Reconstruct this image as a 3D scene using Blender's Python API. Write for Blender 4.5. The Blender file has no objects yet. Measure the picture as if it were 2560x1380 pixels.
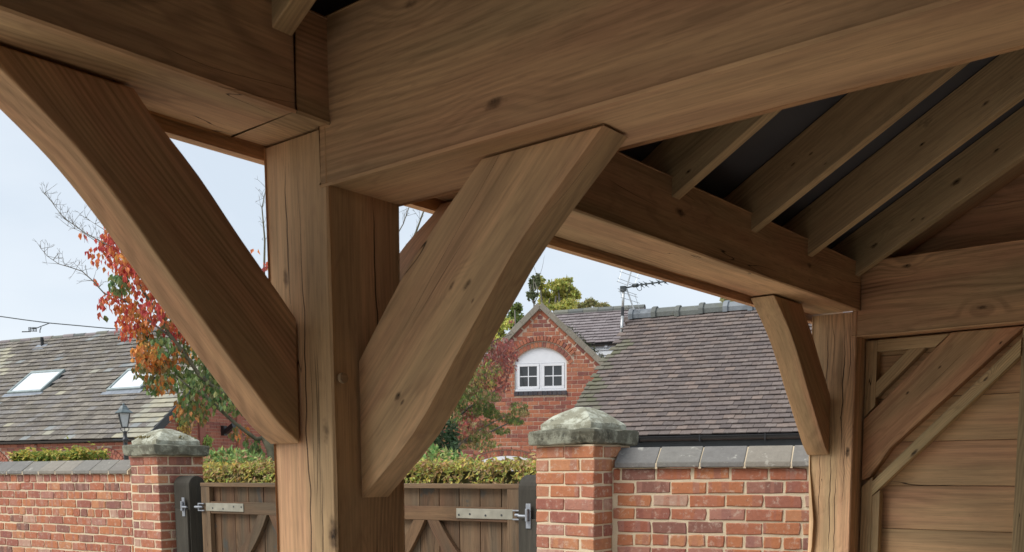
import bpy, math, random
from mathutils import Vector, Matrix, noise as mnoise

random.seed(11)
RND = random.random
U = random.uniform
EYE = 1.6
sc = bpy.context.scene
COL = sc.collection

# ------------------------------------------------------------------ camera
FPX, CYP = 2393.66, 1437.99            # focal length and principal row, in pixels of a 2560 wide frame
YAW, PIT, ROL = math.radians(39.2796), math.radians(-6.277), math.radians(-0.3534)
_f = Vector((math.cos(YAW) * math.cos(PIT), math.sin(YAW) * math.cos(PIT), math.sin(PIT)))
_r = Vector((math.sin(YAW), -math.cos(YAW), 0))
_u = _r.cross(_f)
CR = _r * math.cos(ROL) + _u * math.sin(ROL)
CU = -_r * math.sin(ROL) + _u * math.cos(ROL)
CF = _f
CAM = Vector((0, 0, EYE))
cd = bpy.data.cameras.new('camera')
cam = bpy.data.objects.new('camera', cd)
COL.objects.link(cam)
cam.matrix_world = Matrix(((CR.x, CU.x, -CF.x, 0), (CR.y, CU.y, -CF.y, 0), (CR.z, CU.z, -CF.z, EYE), (0, 0, 0, 1)))
cd.sensor_fit = 'HORIZONTAL'
cd.sensor_width = 36
cd.lens = FPX / 2560 * 36
cd.shift_y = (CYP - 690) / 2560
cd.clip_start, cd.clip_end = 0.05, 2000
cd.dof.use_dof = True
cd.dof.focus_distance = 8.0
cd.dof.aperture_fstop = 18
sc.camera = cam

# ------------------------------------------------------------------ world, sun, exposure
SUN_EL, SUN_AZ = math.radians(46), math.radians(152)      # direction the light comes from (azimuth from +X, ccw)
w = bpy.data.worlds.new('World')
sc.world = w
w.use_nodes = True
nt = w.node_tree
nt.nodes.clear()
wo = nt.nodes.new('ShaderNodeOutputWorld')
bg = nt.nodes.new('ShaderNodeBackground')
sky = nt.nodes.new('ShaderNodeTexSky')
sky.sky_type = 'NISHITA'
sky.sun_disc = False
sky.sun_elevation = SUN_EL
sky.sun_rotation = math.pi / 2 - SUN_AZ
wtc = nt.nodes.new('ShaderNodeTexCoord')
wn = nt.nodes.new('ShaderNodeTexNoise')
wn.inputs['Scale'].default_value = 2.2
wn.inputs['Detail'].default_value = 5
wn.inputs['Roughness'].default_value = 0.5
wmap = nt.nodes.new('ShaderNodeMapping')
wmap.inputs['Scale'].default_value = (1, 1, 2.6)
nt.links.new(wtc.outputs['Generated'], wmap.inputs['Vector'])
nt.links.new(wmap.outputs[0], wn.inputs['Vector'])
wr = nt.nodes.new('ShaderNodeValToRGB')
wr.color_ramp.elements[0].position = 0.34
wr.color_ramp.elements[0].color = (2.75, 3.08, 3.45, 1)
wr.color_ramp.elements[1].position = 0.66
wr.color_ramp.elements[1].color = (3.52, 3.72, 3.92, 1)
nt.links.new(wn.outputs['Fac'], wr.inputs['Fac'])
wm = nt.nodes.new('ShaderNodeMix')
wm.data_type = 'RGBA'
wm.inputs['Factor'].default_value = 0.93
nt.links.new(sky.outputs[0], wm.inputs['A'])
nt.links.new(wr.outputs[0], wm.inputs['B'])
nt.links.new(wm.outputs['Result'], bg.inputs['Color'])
bg.inputs['Strength'].default_value = 0.105
nt.links.new(bg.outputs[0], wo.inputs['Surface'])

sl = bpy.data.lights.new('sun', 'SUN')
sl.energy = 1.5
sl.angle = math.radians(35)
sl.color = (1.0, 0.95, 0.88)
so = bpy.data.objects.new('sun', sl)
COL.objects.link(so)
_sd = Vector((math.cos(SUN_EL) * math.cos(SUN_AZ), math.cos(SUN_EL) * math.sin(SUN_AZ), math.sin(SUN_EL)))
so.rotation_euler = _sd.to_track_quat('Z', 'Y').to_euler()
so.location = (-3, 3, 12)

sc.view_settings.view_transform = 'Standard'
sc.view_settings.look = 'None'
sc.view_settings.gamma = 1
sc.view_settings.exposure = 1.30
sc.view_settings.use_curve_mapping = False
sc.cycles.max_bounces = 8
sc.cycles.diffuse_bounces = 4
sc.cycles.use_denoising = True

# ------------------------------------------------------------------ picking points of the place
def ray(x, y):
    return CF + CR * ((x - 1280) / FPX) - CU * ((y - CYP) / FPX)

def at(x, y, d):
    return CAM + ray(x, y) * d

def onax(x, y, ax, val):
    q = ray(x, y)
    return CAM + q * ((val - CAM[ax]) / q[ax])

def proj(P):
    q = Vector(P) - CAM
    d = q.dot(CF)
    if d <= 0.05:
        return (-9999, -9999, d)
    return (1280 + FPX * q.dot(CR) / d, CYP - FPX * q.dot(CU) / d, d)

# ------------------------------------------------------------------ objects
WM = {}

def link(o, parent=None, W=None):
    W = W or Matrix.Identity(4)
    COL.objects.link(o)
    if parent is not None:
        o.parent = parent
        o.matrix_parent_inverse = WM[parent.name].inverted()
    o.matrix_basis = W
    WM[o.name] = W.copy()
    return o

def tag(o, label=None, cat=None, group=None, kind=None):
    if label:
        o['label'] = label
    if cat:
        o['category'] = cat
    if group:
        o['group'] = group
    if kind:
        o['kind'] = kind
    return o

def thing(name, label, cat, loc=(0, 0, 0), group=None):
    o = bpy.data.objects.new(name, None)
    o.empty_display_size = 0.2
    link(o, None, Matrix.Translation(Vector(loc)))
    return tag(o, label, cat, group)

def mesh(name, V, F, mat=None, smooth=False, attr=None, cols=None):
    m = bpy.data.meshes.new(name)
    m.from_pydata([tuple(v) for v in V], [], F)
    if mat:
        for x in (mat if isinstance(mat, (list, tuple)) else [mat]):
            m.materials.append(x)
    if smooth:
        for p in m.polygons:
            p.use_smooth = True
    if attr is not None:
        a = m.attributes.new('rnd', 'FLOAT', 'FACE')
        a.data.foreach_set('value', attr)
    if cols is not None:
        a = m.attributes.new('tint', 'FLOAT_COLOR', 'FACE')
        flat = []
        for c in cols:
            flat += [c[0], c[1], c[2], 1.0]
        a.data.foreach_set('color', flat)
    m.update()
    return m

def obj(name, me, parent=None, W=None):
    return link(bpy.data.objects.new(name, me), parent, W)

def mod_bevel(o, wd, seg=2, ang=35):
    b = o.modifiers.new('bevel', 'BEVEL')
    b.width = wd
    b.segments = seg
    b.limit_method = 'ANGLE'
    b.angle_limit = math.radians(ang)
    return o

def basis(X, up=Vector((0, 0, 1)), loc=(0, 0, 0)):
    X = Vector(X).normalized()
    Y = Vector(up).cross(X)
    if Y.length < 1e-5:
        Y = Vector((0, 1, 0)).cross(X)
    Y.normalize()
    Z = X.cross(Y)
    m = Matrix((X, Y, Z)).transposed().to_4x4()
    m.translation = Vector(loc)
    return m

def frame(O, psi):
    """wall frame: local X runs to the right along the wall, local Y runs back away from the viewer, Z up"""
    a = math.radians(psi)
    s = Vector((math.cos(a), math.sin(a), 0))
    b = Vector((-s.y, s.x, 0))
    m = Matrix((s, b, Vector((0, 0, 1)))).transposed().to_4x4()
    m.translation = Vector(O)
    return m

class MB:
    """collects boxes, prisms and tubes into one mesh"""
    def __init__(s):
        s.V, s.F, s.A = [], [], []
    def add(s, V, F, r=None):
        n = len(s.V)
        s.V += [Vector(v) for v in V]
        s.F += [tuple(i + n for i in f) for f in F]
        s.A += [RND() if r is None else r] * len(F)
        return s
    def box(s, x0, x1, y0, y1, z0, z1, T=None, r=None):
        V = [Vector((x, y, z)) for z in (z0, z1) for y in (y0, y1) for x in (x0, x1)]
        if T is not None:
            V = [T @ v for v in V]
        return s.add(V, BOXF, r)
    def prism(s, pts, d, T=None, r=None):
        """closed polygon (3D points) swept along d"""
        d = Vector(d)
        P = [Vector(p) for p in pts]
        n = len(P)
        V = P + [p + d for p in P]
        if T is not None:
            V = [T @ v for v in V]
        F = [tuple(range(n - 1, -1, -1)), tuple(range(n, 2 * n))]
        F += [(i, (i + 1) % n, n + (i + 1) % n, n + i) for i in range(n)]
        return s.add(V, F, r)
    def tube(s, pts, rad, k=6, cap=True, r=None):
        P = [Vector(p) for p in pts]
        if not isinstance(rad, (list, tuple)):
            rad = [rad] * len(P)
        V, F = [], []
        prev = None
        for i, p in enumerate(P):
            t = (P[min(i + 1, len(P) - 1)] - P[max(i - 1, 0)])
            if t.length < 1e-9:
                t = Vector((0, 0, 1))
            t.normalize()
            a = prev if prev is not None else (Vector((0, 0, 1)) if abs(t.z) < .9 else Vector((1, 0, 0)))
            a = (a - t * a.dot(t)).normalized()
            b = t.cross(a)
            prev = a
            for j in range(k):
                an = 2 * math.pi * j / k
                V.append(p + (a * math.cos(an) + b * math.sin(an)) * rad[i])
        for i in range(len(P) - 1):
            for j in range(k):
                F.append((i * k + j, i * k + (j + 1) % k, (i + 1) * k + (j + 1) % k, (i + 1) * k + j))
        if cap:
            F.append(tuple(range(k - 1, -1, -1)))
            F.append(tuple(range((len(P) - 1) * k, len(P) * k)))
        return s.add(V, F, r)
    def lathe(s, prof, c, k=12, r=None, sq=0):
        V, F = [], []
        for (rr, z) in prof:
            for j in range(k):
                an = 2 * math.pi * (j + (.5 if sq else 0)) / k
                V.append(Vector(c) + Vector((rr * math.cos(an), rr * math.sin(an), z)))
        for i in range(len(prof) - 1):
            for j in range(k):
                F.append((i * k + j, i * k + (j + 1) % k, (i + 1) * k + (j + 1) % k, (i + 1) * k + j))
        F.append(tuple(range(k - 1, -1, -1)))
        F.append(tuple(range((len(prof) - 1) * k, len(prof) * k)))
        return s.add(V, F, r)
    def build(s, name, mat, parent=None, W=None, smooth=False, local=True):
        """vertices given in world space are kept; W only moves the object's origin and axes"""
        V = s.V
        if W is not None and local:
            Wi = W.inverted()
            V = [Wi @ v for v in V]
        return obj(name, mesh(name, V, s.F, mat, smooth, s.A), parent, W)

BOXF = [(0, 2, 3, 1), (4, 5, 7, 6), (0, 1, 5, 4), (2, 6, 7, 3), (0, 4, 6, 2), (1, 3, 7, 5)]

# ------------------------------------------------------------------ materials
class NT:
    def __init__(s, name, rough=0.6, spec=0.3):
        s.m = bpy.data.materials.new(name)
        s.m.use_nodes = True
        s.t = s.m.node_tree
        s.t.nodes.clear()
        s.out = s.t.nodes.new('ShaderNodeOutputMaterial')
        s.b = s.t.nodes.new('ShaderNodeBsdfPrincipled')
        s.b.inputs['Roughness'].default_value = rough
        s.b.inputs['Specular IOR Level'].default_value = spec
        s.t.links.new(s.b.outputs[0], s.out.inputs[0])
    def set(s, sock, v):
        if hasattr(v, 'is_linked') or hasattr(v, 'links'):
            s.t.links.new(v, sock)
        else:
            if sock.type == 'RGBA' and len(v) == 3:
                v = (*v, 1)
            sock.default_value = v
    def node(s, typ, ins=(), **kw):
        n = s.t.nodes.new('ShaderNode' + typ)
        for k, v in kw.items():
            setattr(n, k, v)
        for k, v in (ins.items() if isinstance(ins, dict) else enumerate(ins)):
            if v is not None:
                s.set(n.inputs[k], v)
        return n
    def co(s, kind='Object'):
        return s.node('TexCoord').outputs[kind]
    def rnd(s):
        a = s.node('Attribute', attribute_name='rnd').outputs['Fac']
        return s.ma('FRACT', s.ma('ADD', a, s.node('ObjectInfo').outputs['Random']))
    def ma(s, op, a, b=None, c=None, clamp=False):
        n = s.node('Math', [a, b, c], operation=op)
        n.use_clamp = clamp
        return n.outputs[0]
    def vm(s, op, a, b=None):
        n = s.node('VectorMath', [a, b], operation=op)
        return n.outputs['Value'] if op in ('LENGTH', 'DOT_PRODUCT', 'DISTANCE') else n.outputs[0]
    def noise(s, v, scale=1.0, detail=2.0, rough=0.5, col=False, dist=0.0):
        n = s.node('TexNoise', {'Vector': v, 'Scale': scale, 'Detail': detail, 'Roughness': rough, 'Distortion': dist})
        return n.outputs['Color' if col else 'Fac']
    def mix(s, f, a, b, mode='MIX'):
        n = s.t.nodes.new('ShaderNodeMix')
        n.data_type = 'RGBA'
        n.blend_type = mode
        s.set(n.inputs['Factor'], f)
        s.set(n.inputs[6], a)
        s.set(n.inputs[7], b)
        return n.outputs[2]
    def step(s, v, lo, hi, a=0.0, b=1.0):
        n = s.node('MapRange', {'Value': v, 'From Min': lo, 'From Max': hi, 'To Min': a, 'To Max': b}, interpolation_type='SMOOTHSTEP')
        return n.outputs[0]
    def ramp(s, f, stops, interp='LINEAR'):
        n = s.node('ValToRGB', [f])
        cr = n.color_ramp
        cr.interpolation = interp
        while len(cr.elements) < len(stops):
            cr.elements.new(0.5)
        for e, (p, c) in zip(cr.elements, stops):
            e.position = p
            e.color = (*c, 1)
        return n.outputs[0]
    def seedvec(s, r, k=17.0):
        return s.node('CombineXYZ', [s.ma('MULTIPLY', r, k), s.ma('MULTIPLY', r, k * 1.7), s.ma('MULTIPLY', r, k * 2.3)]).outputs[0]
    def bump(s, h, strength=0.3, dist=0.01):
        n = s.node('Bump', {'Height': h, 'Strength': strength, 'Distance': dist})
        s.t.links.new(n.outputs[0], s.b.inputs['Normal'])
    def color(s, c):
        s.set(s.b.inputs['Base Color'], c)
    def scale_col(s, c, f):
        return s.mix(1.0, c, s.node('CombineColor', [f, f, f]).outputs[0], 'MULTIPLY')

def plain(name, c, rough=0.6, spec=0.3, metal=0.0, var=0.12, sc_=8.0):
    m = NT(name, rough, spec)
    n = m.noise(m.co(), sc_, 3)
    m.color(m.scale_col(c, m.step(n, .2, .8, 1 - var, 1 + var)))
    m.b.inputs['Metallic'].default_value = metal
    return m.m

OAK_SETS = {
    'oak': ((.66, .43, .235), (.57, .330, .190), (.50, .345, .190)),
    'oak_red': ((.59, .36, .190), (.50, .270, .150), (.44, .290, .157)),
    'oak_dark': ((.58, .365, .195), (.48, .272, .150), (.43, .290, .155)),
    'oak_pale': ((.50, .345, .205), (.42, .262, .160), (.390, .290, .172)),
    'soft': ((.60, .44, .235), (.52, .35, .19), (.50, .39, .21)),
    'soft_green': ((.54, .385, .215), (.46, .315, .17), (.43, .325, .18)),
    'gate': ((.135, .080, .042), (.110, .060, .034), (.088, .064, .040)),
    'gate_dark': ((.046, .042, .033), (.038, .034, .027), (.052, .047, .037)),
    'gate_pale': ((.165, .108, .062), (.135, .083, .047), (.115, .085, .055)),
}

def wood(name, kind='oak', knots=(), W=None, crack=0.5, ring=0.16, freq=95.0, stain=None, seed=0.0, mould=0.0, checks=(), fig=.75):
    """timber: the grain runs along the object's X axis; knots are world points (x, y, z, radius)"""
    A, B, C = OAK_SETS[kind]
    m = NT(name, 0.72, 0.22)
    P = m.co()
    r = m.rnd()
    off = m.seedvec(m.ma('ADD', r, seed), 9.0)
    Q = m.vm('ADD', P, off)
    warp = m.noise(m.vm('MULTIPLY', Q, (0.9, 3.0, 3.0)), 1, 2, .5, True)
    warp = m.vm('MULTIPLY', m.vm('SUBTRACT', warp, (.5, .5, .5)), (0, .16, .16))
    PW = m.vm('ADD', P, warp)
    pith = m.vm('MULTIPLY', m.vm('SUBTRACT', m.node('CombineXYZ', [0.0, m.ma('FRACT', m.ma('MULTIPLY', r, 7.31)), m.ma('FRACT', m.ma('MULTIPLY', r, 3.77))]).outputs[0], (0, .5, .5)), (0, .22, .22))
    YZ = m.vm('MULTIPLY', m.vm('ADD', PW, pith), (0, 1, 1))
    rad = m.vm('LENGTH', YZ)
    kmask = kcore = None
    for k in knots:
        kl = (W.inverted() @ Vector(k[:3])) if W is not None else Vector(k[:3])
        d = m.vm('LENGTH', m.vm('MULTIPLY', m.vm('SUBTRACT', m.vm('ADD', P, m.vm('MULTIPLY', warp, (.15, .12, .12))), tuple(kl)), (0.42, 1, 1)))
        infl = m.step(d, k[3] * .5, k[3] * 4.5, 1.0, 0.0)
        rad = m.ma('ADD', rad, m.ma('MULTIPLY', infl, .035))
        km = m.step(m.ma('ADD', d, m.ma('MULTIPLY', m.ma('SUBTRACT', m.noise(P, 60, 3), .5), k[3] * .9)), k[3] * .35, k[3] * 1.0, 1.0, 0.0)
        kmask = km if kmask is None else m.ma('MAXIMUM', kmask, km)
        kc = m.step(m.ma('ADD', d, m.ma('MULTIPLY', m.ma('SUBTRACT', m.noise(m.vm('ADD', P, (3, 1, 2)), 130, 3), .5), k[3] * 1.2)), k[3] * .1, k[3] * .5, 1.0, 0.0)
        kcore = kc if kcore is None else m.ma('MAXIMUM', kcore, kc)
    rings = m.ma('SINE', m.ma('MULTIPLY', rad, 2 * math.pi * freq))
    rings = m.step(rings, -.6, 1.0)
    rvis = m.step(m.noise(m.vm('MULTIPLY', Q, (1.1, 5, 5)), 1, 2), .38, .62)
    fine = m.noise(m.vm('MULTIPLY', Q, (5, 210, 210)), 1, 2, .6)
    med = m.noise(m.vm('MULTIPLY', Q, (1.6, 34, 34)), 1, 3, .6)
    patch = m.noise(m.vm('MULTIPLY', Q, (1.0, 5, 5)), 1, 3, .55)
    patch2 = m.noise(m.vm('MULTIPLY', m.vm('ADD', Q, (7, 3, 1)), (.7, 7, 7)), 1, 2, .5)
    c = m.mix(m.step(patch, .38, .62), A, B)
    c = m.mix(m.step(patch2, .46, .68), c, C)
    f = m.ma('ADD', 1.0, m.ma('MULTIPLY', m.ma('SUBTRACT', fine, .5), .55))
    f = m.ma('ADD', f, m.ma('MULTIPLY', m.ma('SUBTRACT', med, .5), .75))
    f = m.ma('SUBTRACT', f, m.ma('MULTIPLY', m.ma('MULTIPLY', rings, rvis), ring * 1.5))
    c = m.scale_col(c, f)
    # short pores, contour-like figure of flat sawn faces, water stains
    po = m.step(m.noise(m.vm('MULTIPLY', m.vm('ADD', Q, (5, 2, 7)), (16, 170, 170)), 1, 2, .5), .56, .68)
    c = m.mix(m.ma('MULTIPLY', po, .26 * fig), c, tuple(x * .30 for x in B))
    fg = m.ma('FRACT', m.ma('MULTIPLY', m.noise(m.vm('MULTIPLY', m.vm('ADD', Q, (8, 4, 2)), (1.1, 5.5, 5.5)), 1, 3, .55), 8.0))
    fg = m.step(m.ma('ABSOLUTE', m.ma('SUBTRACT', fg, .5)), .0, .13, 1.0, 0.0)
    fgm = m.step(m.noise(m.vm('MULTIPLY', m.vm('ADD', Q, (1, 6, 3)), (1.4, 5, 5)), 1, 2), .44, .62)
    c = m.mix(m.ma('MULTIPLY', m.ma('MULTIPLY', fg, fgm), .38 * fig), c, tuple(x * .5 for x in B))
    ws = m.step(m.noise(m.vm('MULTIPLY', m.vm('ADD', Q, (2, 2, 9)), (2.4, 6, 6)), 1, 5, .65), .53, .66)
    c = m.mix(m.ma('MULTIPLY', ws, .42 * fig), c, tuple(x * .62 for x in C))
    # brown mineral streaks
    st = m.noise(m.vm('MULTIPLY', m.vm('ADD', Q, (3, 9, 4)), (.9, 22, 22)), 1, 3, .6)
    c = m.mix(m.ma('MULTIPLY', m.step(st, .60, .74), .5 * fig), c, tuple(x * .45 for x in B))
    h = m.ma('ADD', m.ma('MULTIPLY', fine, .5), m.ma('MULTIPLY', med, .5))
    if crack > 0:
        n = m.noise(m.vm('ADD', m.vm('MULTIPLY', m.vm('ADD', PW, off), (.55, 17, 17)), (1, 5, 2)), 1, 1.5, .45)
        line = m.step(m.ma('ABSOLUTE', m.ma('SUBTRACT', n, .5)), .0008, .0050, 1.0, 0.0)
        gate = m.step(m.noise(m.vm('MULTIPLY', m.vm('ADD', Q, (2, 8, 6)), (1.3, 7, 7)), 1, 1), .66 - .14 * crack, .72 - .14 * crack)
        line = m.ma('MULTIPLY', line, gate)
        c = m.mix(m.ma('MULTIPLY', line, .88), c, (.022, .012, .007))
        h = m.ma('SUBTRACT', h, m.ma('MULTIPLY', line, 2.0))
    if checks:
        sx, sy, sz = (lambda n_: (n_.outputs[0], n_.outputs[1], n_.outputs[2]))(m.node('SeparateXYZ', [P]))
        wob = m.ma('SUBTRACT', m.noise(m.vm('MULTIPLY', Q, (3.0, 0, 0)), 1, 3, .6), .5)
        tot = None
        for ax, pos, a0, a1, wd in checks:
            d = m.ma('ABSOLUTE', m.ma('SUBTRACT', m.ma('ADD', sy if ax == 'y' else sz, m.ma('MULTIPLY', wob, .05)), pos))
            mid, hl = (a0 + a1) / 2, (a1 - a0) / 2
            tap = m.step(m.ma('ABSOLUTE', m.ma('SUBTRACT', sx, mid)), hl * .2, hl, 1.0, 0.0)
            d = m.ma('DIVIDE', d, m.ma('MAXIMUM', m.ma('MULTIPLY', tap, wd), 1e-5))
            l_ = m.ma('MULTIPLY', m.step(d, .45, 1.0, 1.0, 0.0), m.step(tap, 0.0, .05))
            tot = l_ if tot is None else m.ma('MAXIMUM', tot, l_)
        c = m.mix(m.ma('MULTIPLY', tot, .9), c, (.020, .011, .006))
        h = m.ma('SUBTRACT', h, m.ma('MULTIPLY', tot, 3.0))
    if kmask is not None:
        c = m.mix(m.ma('MULTIPLY', kmask, .74), c, (.060, .032, .018))
        c = m.mix(m.ma('MULTIPLY', kcore, .9), c, (.016, .009, .006))
        h = m.ma('SUBTRACT', h, m.ma('MULTIPLY', kmask, .8))
    if stain is not None:
        sm = m.step(m.noise(m.vm('MULTIPLY', Q, (2.0, 3.0, 3.0)), 1, 4, .6, False, .6), .58, .63)
        c = m.mix(m.ma('MULTIPLY', sm, .75), c, stain)
    if mould > 0:
        mm = m.step(m.noise(m.vm('MULTIPLY', Q, (3.2, 6.0, 6.0)), 1, 5, .72), .60, .72)
        c = m.mix(m.ma('MULTIPLY', mm, mould), c, (.02, .016, .010))
    m.color(c)
    m.bump(h, 0.35, 0.004)
    return m.m

def brick_mat(name, palette, pale=.35, banding=.6, k=1.0):
    m = NT(name, 0.88, 0.15)
    P = m.co()
    r = m.rnd()
    Q = m.vm('ADD', P, m.seedvec(r, 23.0))
    n = len(palette)
    c = m.ramp(r, [(i / n, tuple(x * k for x in p)) for i, p in enumerate(palette)], 'CONSTANT')
    r2 = m.ma('FRACT', m.ma('MULTIPLY', r, 13.7))
    c2 = m.ramp(r2, [(0, tuple(x * k for x in (.24, .112, .098))), (.35, tuple(x * k for x in (.35, .145, .092))), (.7, tuple(x * k for x in (.33, .19, .155))), (1, tuple(x * k for x in (.20, .085, .08)))])
    band = m.step(m.noise(m.vm('MULTIPLY', Q, (16, 1.5, 1.5)), 1, 1), .5, .56)
    c = m.mix(m.ma('MULTIPLY', band, banding), c, c2)
    g = m.noise(Q, 42, 5, .65)
    g2 = m.noise(Q, 230, 3, .6)
    f = m.ma('ADD', .62, m.ma('ADD', m.ma('MULTIPLY', g, .5), m.ma('MULTIPLY', g2, .30)))
    c = m.scale_col(c, f)
    e = m.step(m.noise(m.vm('ADD', Q, (4, 1, 9)), 24, 6, .75), .52, .66)
    c = m.mix(m.ma('MULTIPLY', e, pale), c, (.52, .42, .34))
    dk = m.step(m.noise(m.vm('ADD', Q, (9, 2, 3)), 75, 3, .6), .66, .72)
    c = m.mix(m.ma('MULTIPLY', dk, .6), c, (.06, .03, .03))
    m.color(c)
    m.bump(m.ma('ADD', g, m.ma('MULTIPLY', g2, .5)), .6, .006)
    return m.m

def mortar_mat(name, c):
    m = NT(name, 0.95, 0.1)
    P = m.co()
    g = m.noise(P, 160, 4, .7)
    l = m.noise(P, 6, 4, .6)
    cc = m.scale_col(c, m.ma('ADD', .62, m.ma('ADD', m.ma('MULTIPLY', g, .4), m.ma('MULTIPLY', l, .36))))
    m.color(cc)
    m.bump(m.ma('ADD', g, m.noise(P, 40, 3)), .7, .006)
    return m.m

def tile_mat(name, stops, lichen=.4, moss=0.0, k=1.0, lscale=26):
    m = NT(name, 0.85, 0.2)
    P = m.co()
    r = m.rnd()
    Q = m.vm('ADD', P, m.seedvec(r, 31.0))
    c = m.ramp(r, [(p, tuple(x * k for x in cc)) for p, cc in stops])
    g = m.noise(Q, 22, 5, .65)
    g2 = m.noise(Q, 120, 3, .6)
    c = m.scale_col(c, m.ma('ADD', .58, m.ma('ADD', m.ma('MULTIPLY', g, .55), m.ma('MULTIPLY', g2, .28))))
    li = m.step(m.noise(m.vm('ADD', Q, (3, 7, 1)), lscale, 5, .75), .58, .68)
    c = m.mix(m.ma('MULTIPLY', li, lichen), c, (.55, .54, .48))
    if moss > 0:
        mo = m.step(m.noise(m.vm('ADD', P, (5, 3, 8)), 2.4, 4, .6), .55, .68)
        c = m.mix(m.ma('MULTIPLY', mo, moss), c, (.13, .13, .06))
    m.color(c)
    m.bump(m.ma('ADD', g, m.ma('MULTIPLY', g2, .5)), .5, .008)
    return m.m

def stone_mat(name, base, lich, dark, la=.5, da=.4):
    m = NT(name, 0.92, 0.15)
    P = m.co()
    g = m.noise(P, 60, 5, .7)
    l = m.noise(P, 7, 4, .6)
    c = m.scale_col(base, m.ma('ADD', .6, m.ma('ADD', m.ma('MULTIPLY', g, .5), m.ma('MULTIPLY', l, .3))))
    li = m.step(m.noise(m.vm('ADD', P, (2, 5, 1)), 9, 6, .7), .44, .60)
    c = m.mix(m.ma('MULTIPLY', li, la), c, lich)
    d = m.step(m.noise(m.vm('ADD', P, (7, 1, 4)), 14, 4, .65), .60, .68)
    c = m.mix(m.ma('MULTIPLY', d, da), c, dark)
    m.color(c)
    m.bump(m.ma('ADD', g, m.ma('MULTIPLY', m.noise(P, 18, 4), 1.0)), .8, .012)
    return m.m

def leaf_mat(name, obj_col=False, trans=.35):
    m = NT(name, 0.55, 0.3)
    if obj_col:
        c = m.node('ObjectInfo').outputs['Color']
    else:
        c = m.node('Attribute', attribute_name='tint').outputs['Color']
    c = m.scale_col(c, m.step(m.noise(m.co(), 60, 2), .2, .8, .75, 1.25))
    m.color(c)
    tr = m.node('BsdfTranslucent', {'Color': c})
    mx = m.node('MixShader', [trans])
    m.t.links.new(m.b.outputs[0], mx.inputs[1])
    m.t.links.new(tr.outputs[0], mx.inputs[2])
    m.t.links.new(mx.outputs[0], m.out.inputs[0])
    return m.m

RED_PAL = [(.33, .122, .070), (.365, .145, .074), (.29, .106, .070), (.39, .180, .095), (.335, .128, .074), (.21, .100, .078), (.33, .160, .120),
           (.35, .130, .070), (.255, .100, .074), (.385, .155, .076), (.38, .240, .180), (.31, .115, .070), (.365, .145, .074), (.175, .092, .074), (.35, .145, .088), (.41, .19, .100)]
MAT = {}
MAT['brick_near'] = brick_mat('brick_red', RED_PAL, .5, .5, 1.0)
MAT['brick_house'] = brick_mat('brick_orange', [(.35, .128, .080), (.39, .155, .088), (.30, .105, .074), (.37, .142, .088), (.25, .092, .072), (.40, .165, .095), (.33, .118, .074), (.20, .082, .070)], .08, .35, .86)
MAT['brick_barn'] = brick_mat('brick_barn', [(.33, .125, .088), (.29, .106, .078), (.36, .148, .10), (.23, .088, .072), (.345, .138, .094), (.31, .116, .082)], .08, .3, .90)
MAT['brick_blue'] = brick_mat('brick_blue', [(.060, .062, .075), (.075, .074, .085), (.055, .055, .068)], .05, .1, .8)
MAT['mortar'] = mortar_mat('mortar_sand', (.60, .50, .355))
MAT['mortar_h'] = mortar_mat('mortar_house', (.45, .35, .275))
MAT['coping'] = tile_mat('coping_blue', [(0, (.21, .20, .175)), (.3, (.155, .153, .150)), (.6, (.25, .225, .185)), (.8, (.18, .18, .175)), (1, (.29, .255, .20))], .40, .15, .96, 12)
MAT['verge'] = tile_mat('verge_slab', [(0, (.19, .175, .145)), (.5, (.235, .215, .18)), (1, (.17, .155, .13))], .35, .1, 1)
MAT['tile_rb'] = tile_mat('tile_plum', [(0, (.125, .105, .098)), (.2, (.155, .128, .120)), (.45, (.112, .094, .090)), (.65, (.175, .146, .134)), (.85, (.140, .112, .102)), (1, (.200, .158, .138))], .26, 0, 1.0, 18)
MAT['tile_mossy'] = tile_mat('tile_mossy', [(0, (.125, .115, .092)), (.5, (.15, .14, .11)), (1, (.115, .115, .078))], .2, .3, 1)
MAT['tile_h2'] = tile_mat('tile_grey_plum', [(0, (.17, .150, .155)), (.5, (.24, .215, .22)), (1, (.19, .165, .17))], .25, .2, 1.0)
MAT['tile_clay'] = tile_mat('tile_clay', [(0, (.30, .165, .115)), (.5, (.24, .16, .12)), (1, (.34, .20, .145))], .2, 0, 1)
MAT['slate_lh'] = tile_mat('slate_lichen', [(0, (.15, .132, .115)), (.25, (.215, .195, .165)), (.45, (.135, .122, .110)), (.65, (.265, .24, .205)), (.82, (.175, .160, .150)), (1, (.225, .215, .205))], .70, .12, .86, 16)
MAT['slate_pale'] = tile_mat('slate_pale', [(0, (.30, .285, .225)), (.5, (.35, .33, .25)), (1, (.26, .26, .23))], .15, 0, 1)
MAT['slate_blue'] = tile_mat('slate_blue', [(0, (.20, .215, .22)), (1, (.26, .27, .26))], .15, 0, 1)
MAT['ridge'] = tile_mat('ridge_blue', [(0, (.115, .125, .125)), (.5, (.145, .155, .145)), (1, (.175, .175, .145))], .2, .35, 1.0)
MAT['ridge_lead'] = plain('ridge_lead', (.165, .185, .205), .5, .4, 0, .2)
MAT['stone'] = stone_mat('sandstone_dark', (.115, .113, .086), (.36, .37, .29), (.045, .047, .038), .55, .65)
MAT['stone_top'] = stone_mat('sandstone_lichen', (.25, .245, .185), (.54, .56, .47), (.075, .070, .048), .75, .70)
MAT['moss'] = stone_mat('moss', (.115, .092, .035), (.20, .165, .055), (.05, .045, .02), .5, .5)
MAT['black'] = plain('black_plastic', (.012, .012, .014), .35, .5, 0, .2)
MAT['iron'] = plain('painted_iron', (.020, .024, .028), .4, .5, 0, .25)
MAT['lead'] = plain('lead_flashing', (.20, .225, .26), .5, .4, .2, .2)
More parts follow.
